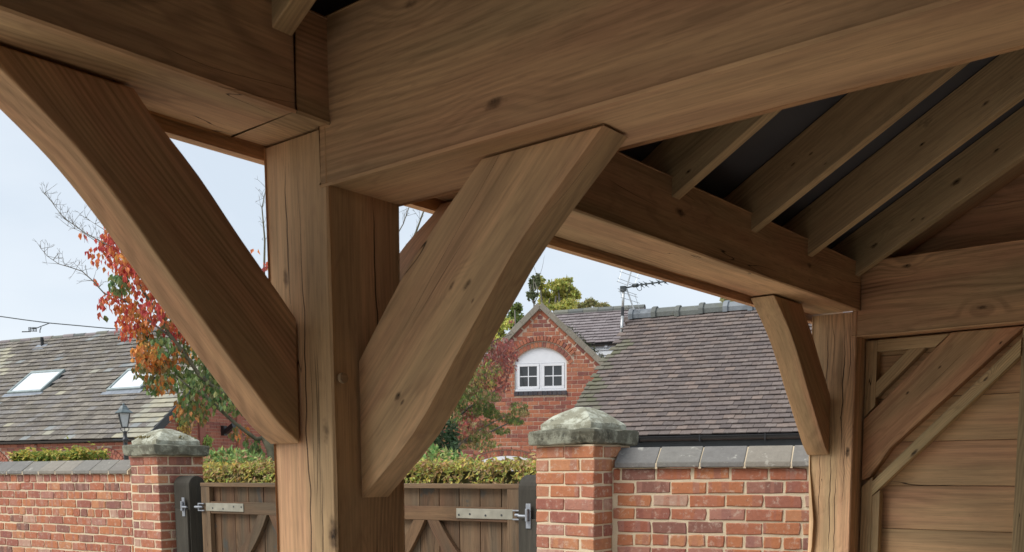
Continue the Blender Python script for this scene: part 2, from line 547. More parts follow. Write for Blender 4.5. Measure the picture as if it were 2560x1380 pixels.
MAT['frame_grey'] = plain('window_grey', (.23, .28, .28), .4, .5, .1, .15)
MAT['upvc'] = plain('white_frame', (.62, .645, .69), .35, .4, 0, .03)
MAT['clad'] = plain('white_cladding', (.62, .65, .68), .5, .3, 0, .06)
MAT['steel'] = plain('galvanised', (.26, .28, .31), .5, .5, .45, .2, 30)
MAT['strap'] = plain('weathered_strap', (.25, .24, .195), .7, .3, .0, .2, 12)
MAT['alu'] = plain('aluminium', (.45, .47, .48), .4, .5, .6, .15, 30)
MAT['aerial'] = plain('aerial_dark', (.035, .045, .050), .5, .4, 0, .2, 30)
MAT['membrane'] = plain('roof_membrane', (.085, .085, .095), .7, .3, 0, .12, 3)
MAT['fascia'] = wood('fascia_stain', 'oak_red', crack=.2)
MAT['bark'] = plain('bark', (.105, .098, .066), .9, .15, 0, .35, 14)
MAT['bark_grey'] = plain('bark_grey', (.145, .135, .115), .9, .15, 0, .3, 14)
MAT['leaf'] = leaf_mat('leaf_tint')
MAT['leaf_obj'] = leaf_mat('leaf_autumn', True)

def glass_mat(name, c, rough=.04):
    m = NT(name, rough, .6)
    m.color(c)
    m.b.inputs['Coat Weight'].default_value = .4
    return m.m
MAT['glass_dark'] = glass_mat('window_glass', (.018, .019, .021))
MAT['glass_painted_sky'] = glass_mat('rooflight_painted_pane', (.62, .66, .70), .06)  # pale reflected sky and blinds put into the pane's base colour
gl = NT('lantern_glass', .25, .5)
gl.color((.55, .60, .63))
gl.b.inputs['Transmission Weight'].default_value = .35
MAT['glass_lamp'] = gl.m

# ------------------------------------------------------------------ ground
g = NT('gravel_drive', .95, .1)
gP = g.co()
gn = g.noise(gP, 55, 5, .7)
g.color(g.scale_col((.58, .525, .455), g.ma('ADD', .55, g.ma('ADD', g.ma('MULTIPLY', gn, .6), g.ma('MULTIPLY', g.noise(gP, 1.1, 4), .3)))))
g.bump(gn, .8, .02)
gm = mesh('ground', [(-300, -300, 0), (300, -300, 0), (300, 300, 0), (-300, 300, 0)], [(0, 1, 2, 3)], g.m)
tag(obj('ground', gm), 'pale gravel drive and yard', None, None, 'structure')

# ------------------------------------------------------------------ timber carport
E3 = lambda x, y, z: Vector((x, y, z + EYE))
carport = thing('timber_carport', 'open green oak framed carport with heavy posts, curved braces and bare rafters', 'carport', (1.385, 1.616, 0))

def beam(name, A, B, wy, hz, up=(0, 0, 1), kind='oak', knots=(), parent=carport, wane=None, cham=.004, n=None, mat=None, **kw):
    A, B = Vector(A), Vector(B)
    W = basis(B - A, Vector(up), A)
    L = (B - A).length
    n = n or max(2, min(26, int(L / .11)))
    sd = U(0, 90)
    V, F = [], []
    cs = [(-1, -1), (1, -1), (1, 1), (-1, 1)]
    for i in range(n + 1):
        x = L * i / n
        for ci, (a, b) in enumerate(cs):
            j = mnoise.noise(Vector((x * 1.9 + sd, ci * 7.3, 0))) * .0022
            k = mnoise.noise(Vector((x * 5.0 + sd, ci * 3.1, 5))) * .5 + .5
            c = cham * (.6 + 1.1 * k)
            if wane and wane[0] == ci:
                c += wane[1](x)
            py, pz = a * (wy / 2) + j, b * (hz / 2) + j
            if a * b > 0:
                V += [(x, py - a * c, pz), (x, py, pz - b * c)] if a < 0 else [(x, py - a * c, pz), (x, py, pz - b * c)]
            else:
                V += [(x, py, pz - b * c), (x, py - a * c, pz)]
        if i:
            p = (i - 1) * 8
            for q in range(8):
                F.append((p + q, p + (q + 1) % 8, p + 8 + (q + 1) % 8, p + 8 + q))
    F.append(tuple(range(7, -1, -1)))
    F.append(tuple(range(n * 8, n * 8 + 8)))
    me = mesh(name, V, F)
    me.materials.append(mat or wood(name, kind, knots, W, seed=sd, **kw))
    bmesh_fix(me)
    return obj(name, me, parent, W)

import bmesh
def bmesh_fix(me, sharp=None):
    bm = bmesh.new()
    bm.from_mesh(me)
    if sharp:
        for e in bm.edges:
            if len(e.link_faces) == 2 and e.calc_face_angle(0) > math.radians(sharp):
                e.smooth = False
    bmesh.ops.recalc_face_normals(bm, faces=bm.faces)
    bm.to_mesh(me)
    bm.free()

def bar(name, P, d, axis, mat=None, parent=carport, bev=.004, kind='oak', knots=(), sub=True, **kw):
    """a timber cut from a flat outline P (world points) with thickness d; the grain follows axis"""
    W = basis(axis, Vector(d), P[0])
    mb = MB().prism(P, d)
    Wi = W.inverted()
    me = mesh(name, [Wi @ v for v in mb.V], mb.F, mat or wood(name, kind, knots, W, seed=U(0, 50), **kw))
    bmesh_fix(me)
    return mod_bevel(obj(name, me, parent, W), bev)

def smooth_curve(pts, n=6):
    """Catmull-Rom through 2D points"""
    out = []
    P = [Vector(p) for p in pts]
    for i in range(len(P) - 1):
        p0, p1, p2, p3 = P[max(i - 1, 0)], P[i], P[i + 1], P[min(i + 2, len(P) - 1)]
        for k in range(n):
            t = k / n
            out.append(.5 * ((2 * p1) + (p2 - p0) * t + (2 * p0 - 5 * p1 + 4 * p2 - p3) * t * t + (3 * p1 - p0 - 3 * p2 + p3) * t ** 3))
    out.append(P[-1])
    return out

X0, Y0, X2 = 1.285, 1.516, 4.211
# posts
beam('post', E3(1.385, 1.616, -1.6), E3(1.385, 1.616, .669), .2, .2, (1, 0, 0), 'oak',
     [(1.30, 1.545, .085 + EYE, .016), (1.285, 1.66, .40 + EYE, .012), (1.285, 1.53, -.13 + EYE, .02)], crack=.7,
     checks=[('y', .012, 1.0, 2.3, .0024), ('y', -.03, 1.9, 2.26, .0020), ('y', .05, 1.2, 1.62, .0018), ('z', .03, 1.75, 2.2, .0026), ('z', .015, 1.0, 1.55, .0022), ('z', .06, 1.2, 1.5, .002)])
peg = MB().lathe([(.0105, 0), (.0115, .004), (.0105, .009), (.004, .010)], (0, 0, 0), 12)
pg = obj('peg', mesh('peg', peg.V, peg.F, wood('peg_end', 'oak_pale', crack=0)), carport,
         Matrix.Translation(E3(1.310, 1.515, .187)) @ Matrix.Rotation(math.radians(90), 4, 'X'))
beam('post', E3(4.311, 1.616, -1.6), E3(4.311, 1.616, .669), .2, .2, (1, 0, 0), 'oak',
     [(4.211, 1.54, .07 + EYE, .014), (4.211, 1.60, -.48 + EYE, .02)],
     wane=(0, lambda x: .028 * math.exp(-((x - 1.33) / .20) ** 2)), crack=.8,
     checks=[('y', .045, 1.55, 2.28, .0030), ('y', .0, 1.15, 1.75, .0030), ('y', .025, 1.0, 1.7, .0024), ('y', -.03, 1.7, 2.27, .0022), ('y', -.05, 1.3, 1.75, .0020), ('y', .07, 1.9, 2.28, .0020), ('y', -.01, .95, 1.25, .0028), ('y', .06, 1.35, 1.8, .0016)])
# wall plates
beam('wall_plate', E3(-4.8, 1.611, .77), E3(1.2074, 1.611, .77), .216, .2, (0, 0, 1), 'oak_dark',
     [(.83, 1.503, .80 + EYE, .017)], crack=.5)
beam('wall_plate', E3(1.208, 1.6095, .7695), E3(4.209, 1.6095, .7695), .217, .2, (0, 0, 1), 'oak_dark',
     [(2.66, 1.503, .775 + EYE, .016), (3.66, 1.503, .775 + EYE, .014), (3.66, 1.503, .72 + EYE, .008)], crack=.6)
# tie beams
beam('tie_beam', E3(1.385, 1.536, .7145), E3(1.385, -4.2, .7145), .204, .315, (0, 0, 1), 'oak_dark',
     [(1.283, 1.085, .615 + EYE, .014), (1.283, 1.28, .83 + EYE, .012)], ring=.12, freq=60, crack=.4)
beam('tie_beam', E3(4.3155, 1.536, .7185), E3(4.3155, -4.2, .7185), .209, .315, (0, 0, 1), 'oak_red',
     [(4.211, 1.315, .835 + EYE, .012), (4.211, 1.02, .63 + EYE, .012)], ring=.24, freq=45, crack=.2)
# braces
UP = smooth_curve([(0, .312), (.04, .357), (.131, .454), (.215, .548), (.304, .631), (.338, .668)], 3)
LO = smooth_curve([(0, .057), (.051, .096), (.107, .157), (.202, .265), (.282, .357), (.355, .445), (.413, .508), (.47, .560), (.566, .633), (.615, .668)], 3)
def plate_brace(xp, sg, knots=(), kind='oak_dark', dz=0, **kw):
    P = [E3(xp + sg * a, 1.62, b) for a, b in UP] + [E3(xp + sg * a, 1.62, b) for a, b in reversed(LO)]
    bar('brace', P, (0, .1, 0), (sg * .6, 0, .6), kind=kind, knots=knots, **kw)
plate_brace(X0 - .001, -1, kind='oak_dark', crack=.3)
plate_brace(1.486, 1, kind='oak_dark')
plate_brace(X2 - .001, -1, kind='oak_dark', crack=.4)
plate_brace(-1.44, 1, kind='oak_dark')
UT = smooth_curve([(Y0 - .001, .223), (1.39, .368), (1.28, .470), (1.175, .556)], 3)
LT = smooth_curve([(Y0 - .001, -.056), (1.36, .073), (1.25, .206), (1.154, .323), (1.082, .406), (.93, .542), (.914, .556)], 3)
P = [E3(1.358, a, b) for a, b in UT] + [E3(1.358, a, b) for a, b in reversed(LT)]
bar('brace', P, (.074, 0, 0), (0, -.6, .6), kind='oak',
    knots=[(*onax(1130, 714, 0, 1.358)[:3], .006), (*onax(1167, 712, 0, 1.358)[:3], .007), (*onax(1181, 750, 0, 1.358)[:3], .004),
           (*onax(995, 990, 0, 1.358)[:3], .007), (*onax(1005, 1005, 0, 1.358)[:3], .005)], crack=.7, ring=.26, freq=80)
P = [E3(4.325, *p) for p in ((1.514, .213), (1.16, .560), (.884, .560), (1.393, .085), (1.48, -.042), (1.514, -.056))]
bar('brace', P, (.075, 0, 0), (0, -.5, .5), kind='oak_red', knots=[(4.325, 1.20, .42 + EYE, .005), (4.325, 1.33, .32 + EYE, .006), (4.325, .97, .50 + EYE, .005)], crack=.15)
# stud frame and boards of the end bay
def stud(P, d=(.05, 0, 0), ax=(0, 0, 1), kind='soft_green', **kw):
    return bar('stud', [E3(4.33, *p) for p in P], d, ax, kind=kind, bev=.0025, crack=.2, **kw)
stud([(1.514, .222), (1.514, .555), (1.466, .555), (1.466, .270)])
stud([(1.466, .506), (1.466, .556), (1.168, .556), (1.222, .506)], ax=(0, 1, 0))
stud([(1.466, .375), (1.333, .506), (1.262, .506), (1.466, .306)], ax=(0, -1, 1))
stud([(1.514, -1.6), (1.514, -.085), (1.466, -.040), (1.466, -1.6)])
stud([(1.4655, -1.6), (1.4655, -.125), (1.432, -.098), (1.432, -1.6)], d=(.046, 0, 0))
bar('batten', [E3(4.322, *p) for p in ((1.466, -.062), (.893, .513), (.893, .444), (1.466, -.125))], (.056, 0, 0), (0, -.57, .57), kind='soft', bev=.002, crack=.3,
    knots=[(4.322, 1.29, .065 + EYE, .012), (4.322, 1.02, .36 + EYE, .007)])
for k in range(8):
    y = .892 - k * .6
    stud([(y, -1.6), (y, .556), (y - .05, .556), (y - .05, -1.6)])
zj = [-1.6 + .02, -1.41, -1.22, -1.03, -.84, -.65, -.46, -.27, -.08, .112, .301, .49, .68]
for a, b in zip(zj[:-1], zj[1:]):
    beam('cladding_board', E3(4.394 + U(-.0015, .0015), 1.512, (a + b) / 2), E3(4.394, -4.2, (a + b) / 2), .022, b - a - .002, (0, 0, 1), 'oak', n=12, cham=.0012, crack=.05, ring=.10, freq=50, fig=.45)
MB().box(4.407, 4.412, -4.2, 1.51, .0, 2.28).build('gap_light_stop', MAT['membrane'], carport)  # added backing sheet, stops daylight leaking between the boards
# rafters and roof
TAN = math.tan(math.radians(30))
def rz(y, off=0):
    return .81 + (1.503 - y) * TAN + off
RX = [-4.5, -4.0, -3.5, -3.0, -2.5, -2.0, -1.5, -1.0, -.5, .1, .64, 1.16, 1.64, 2.12, 2.606, 3.144, 3.638, 4.145]
kn = {14: [(2.606, 1.45, .87 + EYE, .006)], 15: [(3.144, 1.30, 1.02 + EYE, .005), (3.144, 1.25, .98 + EYE, .006), (3.144, 1.36, 1.0 + EYE, .005)],
      16: [(3.637, 1.1, 1.13 + EYE, .006), (3.637, .9, 1.22 + EYE, .008)], 17: [(4.145, 1.43, .92 + EYE, .010), (4.145, 1.12, 1.12 + EYE, .013), (4.145, 1.28, 1.0 + EYE, .006), (4.145, 1.24, 1.0 + EYE, .006), (4.145, .98, 1.21 + EYE, .007)]}
for i, x in enumerate(RX):
    P = [E3(x, 1.712, rz(1.712, .012)), E3(x, 1.503, rz(1.503)), E3(x, -1.25, rz(-1.25)), E3(x, -1.25, rz(-1.25, .186)), E3(x, 1.712, rz(1.712, .186))]
    bar('rafter', P, (.045, 0, 0), (0, -1, TAN), kind='soft' if i <= 11 else 'soft_green', bev=.002, knots=kn.get(i, ()), crack=.15, mould=.75 if i == 16 else (.25 if i > 13 else 0))
rf = MB()
for sgn in (0, 1):
    ys = [(1.95, -1.28), (-4.51, -1.28)][sgn]
    zz = [rz(y, .19) for y in (1.95, -1.28)]
    rf.prism([E3(-4.75, ys[0], zz[0]), E3(-4.75, ys[1], zz[1]), E3(-4.75, ys[1], zz[1] + .05), E3(-4.75, ys[0], zz[0] + .05)], (9.4, 0, 0))
rf.build('roof', MAT['membrane'], carport)
MB().box(-4.7, 4.5, -4.40, -4.36, .05, 2.3).build('back_wall', wood('back_boards', 'oak_red', crack=.2), carport)
MB().box(-4.74, -4.70, -4.36, 1.6, .05, 2.4).build('added_end_wall', wood('added_end_boards', 'oak_red', crack=.2), carport)  # unseen wall added to keep light out at the left end
MB().box(-4.7, 4.6, 1.724, 1.746, .648 + EYE, .90 + EYE).build('fascia_board', MAT['fascia'], carport)
MB().box(-4.7, 4.6, 1.752, 1.768, .655 + EYE, .86 + EYE).build('eaves_trim', MAT['fascia'], carport)
# gable boarding above the far tie beam
for k in range(10):
    z0 = .878 + k * .19
    yy = 1.503 - (z0 + .19 - .81 - .186) / TAN
    if yy < -1.2:
        break
    P = [E3(4.40, min(1.5, 1.503 - (z0 - .996) / TAN), z0), E3(4.40, yy, z0 + .187), E3(4.40, -1.28 - (yy + 1.28), z0 + .187), E3(4.40, -1.28 - (min(1.5, 1.503 - (z0 - .996) / TAN) + 1.28), z0)]
    bar('gable_board', P, (.02, 0, 0), (0, 1, 0), kind='oak_red', bev=.002, crack=.1)
P = [E3(4.24, 1.40, rz(1.40, .02)), E3(4.24, -1.2, rz(-1.2, .02)), E3(4.24, -1.2, rz(-1.2, .186)), E3(4.24, 1.40, rz(1.40, .186))]
bar('principal_rafter', P, (.13, 0, 0), (0, -1, TAN), kind='oak_red', crack=.2)

# ------------------------------------------------------------------ bricks
BR = {}
def brick_me(key, w, h, d, mat, full, rough):
    """an irregular brick: x centred, front at y=0, z centred"""
    k = (key, round(w, 2), round(h, 3), full, int(RND() * 5))
    if k in BR:
        return BR[k]
    if full:
        c = .006
        V, F = [], []
        X = (-w / 2, w / 2)
        Yv = (0, d)
        Zv = (-h / 2, h / 2)
        bm = bmesh.new()
        vs = [bm.verts.new((x + U(-rough, rough), y + U(-rough, rough) * .5, z + U(-rough, rough) * .8)) for z in Zv for y in Yv for x in X]
        for f in BOXF:
            bm.faces.new([vs[i] for i in f])
        bmesh.ops.bevel(bm, geom=bm.edges[:], offset=c, segments=1, affect='EDGES')
        bmesh.ops.recalc_face_normals(bm, faces=bm.faces)
        me = bpy.data.meshes.new('brick')
        bm.to_mesh(me)
        bm.free()
        me.materials.append(mat)
    else:
        n = 12
        o = []
        for a, b in ((-1, -1), (-.96, -1), (-.3, -1), (.4, -1), (.97, -1), (1, -.92), (1, .1), (1, .94), (.96, 1), (.2, 1), (-.5, 1), (-.97, 1), (-1, .9), (-1, -.1)):
            corner = abs(a) > .7 and abs(b) > .7
            o.append((a * w / 2 + U(-rough, rough) - (a * rough * .35 if corner else 0), b * h / 2 + U(-rough, rough) * .7 - (b * rough * .35 if corner else 0)))
        n = len(o)
        yf = U(-.002, .002)
        V = [(x * (1 - .010 / w), yf, z * (1 - .010 / h)) for x, z in o] + [(x, yf + .005, z) for x, z in o] + [(x, d, z) for x, z in o]
        F = [tuple(range(n))]
        for r in range(2):
            F += [(r * n + i, (r + 1) * n + i, (r + 1) * n + (i + 1) % n, r * n + (i + 1) % n) for i in range(n)]
        me = mesh('brick', V, F, mat)
        bmesh_fix(me)
    BR[k] = me
    return me

def simple_brick(MBx, W, s, z, w, h, d=.05, r=None):
    MBx.box(s - w / 2, s + w / 2, 0, d, z - h / 2, z + h / 2, W, r)

def seen(P):
    q = proj(P)
    return q[2] > 0 and -30 < q[0] < 2590 and -30 < q[1] < 1400

def rows(s0, s1, z0, z1, course=.085, L=.23, joint=.010, shift=0.0, jit=.006, headers=()):
    """stretcher bond over a rectangle -> (s, z, w, h); rows listed in headers are header courses"""
    out = []
    nr = int(round((z1 - z0) / course))
    for k in range(nr):
        z = z0 + (k + .5) * course
        kk = nr - 1 - k
        l = L / 2 if kk in headers else L
        s = s0 - (U(0, .03) + (l / 2 if k % 2 else 0) + shift) % l
        while s < s1 - .02:
            a, b = max(s, s0), min(s + l, s1)
            if b - a > .035:
                jj = U(-jit, jit) * .3
                out.append(((a + b) / 2 + U(-jit, jit) * .3, z + jj, b - a - joint, course - joint))
            s += l
    return out

def lay(parent, W, L, mat, d=.05, near=True, limit=300, rough=.004, name='brick', extra=None):
    """place the pieces of L; the nearest in view become objects, the others one joined part"""
    L = sorted(L, key=lambda q: (0 if seen(W @ Vector((q[0], 0, q[1]))) else 1, (W @ Vector((q[0], 0, q[1])) - CAM).length))
    n = 0
    for q in L[:limit]:
        if not seen(W @ Vector((q[0], 0, q[1]))):
            break
        me = brick_me(mat.name, q[2], q[3], d, mat, False, rough)
        T = W @ Matrix.Translation((q[0], U(-.0015, .0015), q[1])) @ Matrix.Rotation(U(-.006, .006), 4, 'Y')
        obj(name, me, parent, T)
        n += 1
    rest = L[n:]
    if rest:
        mb = MB()
        for q in rest:
            simple_brick(mb, W, q[0], q[1], q[2], q[3], d)
        tag(mb.build(name + 'work', mat, parent), kind='stuff')

def coping(parent, W, s0, s1, zb, n_out=.03, back=.27, unit=.283, name='coping_stone'):
    n = int(round((s1 - s0) / unit))
    u = (s1 - s0) / n
    prof = [(-n_out, zb), (-n_out, zb + .033), (.115, zb + .135), (back, zb + .033), (back, zb)]
    mo = MB()
    for k in range(n):
        a = s0 + k * u + .002
        dz = U(-.003, .003)
        mb = MB().prism([(a, y + U(-.002, .002), z + dz) for y, z in prof], (u - .006, 0, 0))
        me = mesh(name, mb.V, mb.F, MAT['coping'])
        bmesh_fix(me)
        c = Matrix.Translation((a, 0, zb))
        for v in me.vertices:
            v.co = v.co - Vector((a, 0, zb))
        mod_bevel(obj(name, me, parent, W @ c), .006, 2)
        mo.prism([(a + u - .010, y * .97 + .002, z - .007) for y, z in prof], (.015, 0, 0), W)
    mo.build('joint_mortar', MAT['mortar'], parent)

# right garden wall
R_C = Vector((5.094, 3.484, 0))            # outer corner of the right gate pillar
W0 = Vector((5.303, 3.484, 0))
TW = frame(W0, -72.3)
ZT = EYE + .008
rw = thing('garden_wall', 'red brick garden wall with blue sloping coping, running right from the gate pillar to the oak post', 'wall', W0)
tag(MB().box(.0, 4.2, .007, .215, 0, ZT).build('mortar', MAT['mortar'], rw, TW, local=False))
bl = rows(.0, 4.2, ZT - .085 * 18, ZT - .006, .085, .235, .013, .06, .012, headers=(5, 11))
lay(rw, TW, bl, MAT['brick_near'], .05, True, 300, .0042)
lb = TW @ Vector((.62, 0, ZT - .085 * 5.5))
coping(rw, TW, .02, 4.2, ZT)

# left garden wall
L_C = Vector((4.753, 8.045, 0))
LW0 = Vector((4.753, 8.53, 0))
TL = frame(LW0, -83)
lw = thing('garden_wall', 'red brick garden wall with blue coping, left of the far gate pillar', 'wall', LW0)
ZL = EYE - .012
tag(MB().box(-4.6, .25, .007, .215, 0, ZL).build('mortar', MAT['mortar'], lw, TL, local=False))
bl = rows(-4.6, .0, ZL - .085 * 18, ZL - .006, .085, .235, .012, .02, .012, headers=(0, 4))
lay(lw, TL, bl, MAT['brick_near'], .05, True, 300, .005)
coping(lw, TL, -4.6, -.005, ZL)

# ------------------------------------------------------------------ gate pillars
def cap_part(name, parent, W, half, z0, prof, mat, seed, amp=.012, chip=None, n=9):
    """square stone block: prof = [(half width, z)], sides subdivided and worn"""
    V, F = [], []
    per = []
    for i in range(4):
        for k in range(n):
            t = -1 + 2 * k / n
            per.append([(t, -1), (1, t), (-t, 1), (-1, -t)][i])
    m = len(per)
    for hw, z in prof:
        for (a, b) in per:
            rr = 1 - .035 * (abs(a) * abs(b)) ** 6
            v = Vector((a * hw * rr, b * hw * rr, z))
            d = mnoise.noise_vector(v * 9 + Vector((seed, seed * 2, 0))) * amp + mnoise.noise_vector(v * 28 + Vector((seed, 0, 3))) * amp * .5
            v = v + Vector((d.x, d.y, d.z * .7))
            if chip:
                q = (v - Vector(chip[:3])).length
                if q < chip[3]:
                    v += (Vector((0, 0, z0 + .05)) - v).normalized() * (chip[3] - q) * .75
            V.append(v)
    for r in range(len(prof) - 1):
        for j in range(m):
            F.append((r * m + j, r * m + (j + 1) % m, (r + 1) * m + (j + 1) % m, (r + 1) * m + j))
    F.append(tuple(range(m - 1, -1, -1)))
    F.append(tuple(range((len(prof) - 1) * m, len(prof) * m)))
    me = mesh(name, V, F, mat, True)
    bmesh_fix(me, 20)
    return obj(name, me, parent, W)

def pillar(corner, label, side_x, side_y, ztop, seed, courses=19, chip=None, tilt=0, moss=False):
    c = Vector((corner.x + side_x / 2, corner.y + side_y / 2, 0))
    p = thing('gate_pillar', label, 'pillar', c, 'gate pillars')
    TZ = ztop + EYE
    e = .007
    MB().box(corner.x + e, corner.x + side_x - e, corner.y + e, corner.y + side_y - e, 0, TZ).build('mortar', MAT['mortar'], p)
    C = .085
    def put(xc, yc, z, ln, along_x):
        me = brick_me('pil' + ('x' if along_x else 'y'), ln, C - .012, .108, MAT['brick_near'], True, .004)
        T = Matrix.Translation((xc, yc, z))
        T = T @ (Matrix.Rotation(0 if along_x else math.pi / 2, 4, 'Z')) @ Matrix.Translation((0, -.054, 0))
        if RND() < .5:
            T = T @ Matrix.Translation((0, .054, 0)) @ Matrix.Rotation(math.pi, 4, 'Z') @ Matrix.Translation((0, -.054, 0))
        obj('brick', me, p, T)
    x0, x1, y0, y1 = corner.x, corner.x + side_x, corner.y, corner.y + side_y
    w = .108
    for k in range(courses):
        z = TZ - (k + .5) * C - .006
        if k % 2 == 0:                                    # long bricks along the -X and +X faces
            for xc in (x0 + w / 2, x1 - w / 2):
                l = (side_y - .012) / 2
                for i in (0, 1):
                    put(xc + U(-.002, .002), y0 + side_y * (.25 + .5 * i), z, l, False)
            l = side_x - 2 * w - .024
            for yc in (y0 + w / 2, y1 - w / 2):
                put((x0 + x1) / 2, yc, z, l, True)
        else:
            for yc in (y0 + w / 2, y1 - w / 2):
                l = (side_x - .012) / 2
                for i in (0, 1):
                    put(x0 + side_x * (.25 + .5 * i), yc + U(-.002, .002), z, l, True)
            l = side_y - 2 * w - .024
            for xc in (x0 + w / 2, x1 - w / 2):
                put(xc, (y0 + y1) / 2, z, l, False)
    W = Matrix.Translation((c.x, c.y, TZ)) @ Matrix.Rotation(tilt, 4, 'Y')
    hs = side_x / 2
    cap_part('cap_slab', p, W, hs, 0, [(hs + .035, .0), (hs + .050, .008), (hs + .054, .03), (hs + .055, .08), (hs + .050, .094), (hs - .0, .101)], MAT['stone'], seed, .014, chip)
    cap_part('cap_top', p, W, hs, 0, [(hs - .008, .096), (hs - .006, .115), (hs - .008, .138), (hs - .022, .150), (hs * .70, .190), (hs * .42, .226), (hs * .17, .250), (.01, .254)], MAT['stone_top'], seed + 3, .013)
    if moss:
        V, F = [], []
        for q in range(420):
            a, b = (U(-.23, .02), U(-.1, .24)) if RND() < .62 else (U(.02, .2), U(-.2, -.02))
            hgt = .155 + (hs - max(abs(a), abs(b))) * .42
            if mnoise.noise(Vector((a * 9, b * 9, 2))) < -.05 or max(abs(a), abs(b)) > hs - .02:
                continue
            r = U(.006, .014)
            n = len(V)
            for t in range(5):
                an = t * 1.2566 + U(0, .4)
                V.append((a + r * math.cos(an), b + r * math.sin(an), hgt - .006))
            V.append((a, b, hgt + r * .8))
            F += [(n + t, n + (t + 1) % 5, n + 5) for t in range(5)]
        obj('moss', mesh('moss', V, F, MAT['moss']), p, W)
    return p

pillar(R_C, 'nearer red brick gate pillar with chipped lichen grey stone cap, beside the oak post', .44, .475, .160, 3.0, 20, chip=(-.26, -.20, .0, .10), tilt=.0)
pillar(Vector((4.753, 8.05, 0)), 'farther red brick gate pillar with mossy stone cap, left of the gates', .475, .475, .150, 8.0, 20, moss=True, tilt=.012)

# ------------------------------------------------------------------ gates and gate posts
GA, GB = Vector((4.925, 7.64, 0)), Vector((5.235, 4.20, 0))
GV = GB - GA
GPSI = math.degrees(math.atan2(GV.y, GV.x))
LEAF = GV.length / 2 - .006
TOPZ = EYE - .098
gw = {}
def gmat(kind, **kw):
    k = (kind, str(kw))
    if k not in gw:
        gw[k] = wood('gate_' + kind, kind, crack=.5, ring=.2, **kw)
    return gw[k]

def gate_leaf(O, mirror, label):
    W = frame(O, GPSI)
    g_ = thing('gate_leaf', label, 'gate', O, 'wooden double gates')
    X = (lambda a: LEAF - a) if mirror else (lambda a: a)
    def piece(name, s0, s1, y0, y1, z0, z1, mat, ax='z', bev=.004, r=None, parent=g_):
        a, b = sorted((X(s0), X(s1)))
        loc = W @ Vector((a, y0, z0))
        M_ = W.to_3x3().to_4x4()
        if ax == 'z':
            R_ = Matrix(((0, 1, 0, 0), (0, 0, 1, 0), (1, 0, 0, 0), (0, 0, 0, 1)))     # local X -> up
        else:
            R_ = Matrix.Identity(4)
        T = Matrix.Translation(loc) @ M_ @ R_
        mb = MB().box(a, b, y0, y1, z0, z1, W)
        me = mesh(name, [T.inverted() @ v for v in mb.V], mb.F, mat)
        bmesh_fix(me)
        return mod_bevel(obj(name, me, parent, T), bev)
    zb = .08
    n = 9
    bw = (LEAF - .02) / n
    for k in range(n):
        s = .01 + k * bw
        piece('board', s + .0025, s + bw - .0025, .050 + U(0, .003), .072, zb, TOPZ - .03, gmat(random.choice(['gate', 'gate', 'gate_pale']), stain=(.05, .055, .05)))
    piece('stile', .0, .115, .0, .048, zb, TOPZ - .036, gmat('gate_pale'))
    piece('stile', LEAF - .10, LEAF, .002, .048, zb, TOPZ - .036, gmat('gate'))
    piece('top_rail', -.002, LEAF, -.004, .078, TOPZ - .035, TOPZ, gmat('gate_pale'), 'x')
    zr = EYE - .315
    piece('middle_rail', .117, LEAF - .102, .004, .047, zr - .055, zr + .05, gmat('gate'), 'x')
    piece('bottom_rail', .117, LEAF - .102, .004, .047, zb, zb + .12, gmat('gate'), 'x')
    zb2 = zb + .12
    for sg in (-1, 1):
        up, lo = [], []
        H = .60
        Wd = LEAF / 2 - .12
        for k in range(13):
            t = k / 12
            z = zr - .0552 - H * t * (1.35 - .35 * t)
            a = .012 + Wd * t * (.72 + .28 * t)
            z -= .05 * math.sin(math.pi * t)
            lo.append((a, z - .015 * math.sin(math.pi * t)))
            tn = .105 + .01 * t
            up.append((a + tn * .62 + (.045 if k == 0 else 0), min(zr - .0552, z + tn * .72)))
        P = [(LEAF / 2 + sg * a, z) for a, z in lo] + [(LEAF / 2 + sg * a, z) for a, z in reversed(up)]
        Pw = [W @ Vector((X(a), .006, z)) for a, z in P]
        bar('brace', Pw, (W.to_3x3() @ Vector((0, .040, 0))), W.to_3x3() @ Vector(((-sg if mirror else sg) * .5, 0, -1)), gmat('gate'), g_, .004)
    # hinge
    zc = zr + .0
    piece('hinge_strap', .065, .565, -.004, .004, zc - .034, zc + .038, MAT['strap'], 'x', .003)
    for q in (.16, .30, .44, .54):
        c = W @ Vector((X(q), -.006, zc + U(-.012, .012)))
        MB().tube([c, c + W.to_3x3() @ Vector((0, .004, 0))], .008, 8).build('bolt_head', MAT['iron'], g_)
    he = MB()
    a0, a1 = X(-.025), X(.055)
    lo, hi = min(a0, a1), max(a0, a1)
    for z0, z1 in ((zc - .036, zc - .026), (zc + .026, zc + .036)):
        he.box(lo, hi, -.022, -.004, z0, z1, W)
    he.box(lo + (0 if not mirror else .06), lo + (.012 if not mirror else .08), -.022, -.004, zc - .026, zc + .026, W)
    c = W @ Vector((X(.012), -.016, zc))
    he.tube([W @ Vector((X(-.07), -.018, zc)), W @ Vector((X(.035), -.018, zc))], .011, 8)
    he.tube([c + Vector((0, 0, -.004)), c + Vector((0, 0, .004))], .026, 10)
    mod_bevel(he.build('hinge_eye', MAT['steel'], g_), .002)
    return g_
gate_leaf(GA, False, 'dark brown boarded gate leaf with curved braces, hung from the far pillar')
gate_leaf(GA + GV.normalized() * (LEAF + .012), True, 'dark brown boarded gate leaf with curved braces, hung from the near pillar')

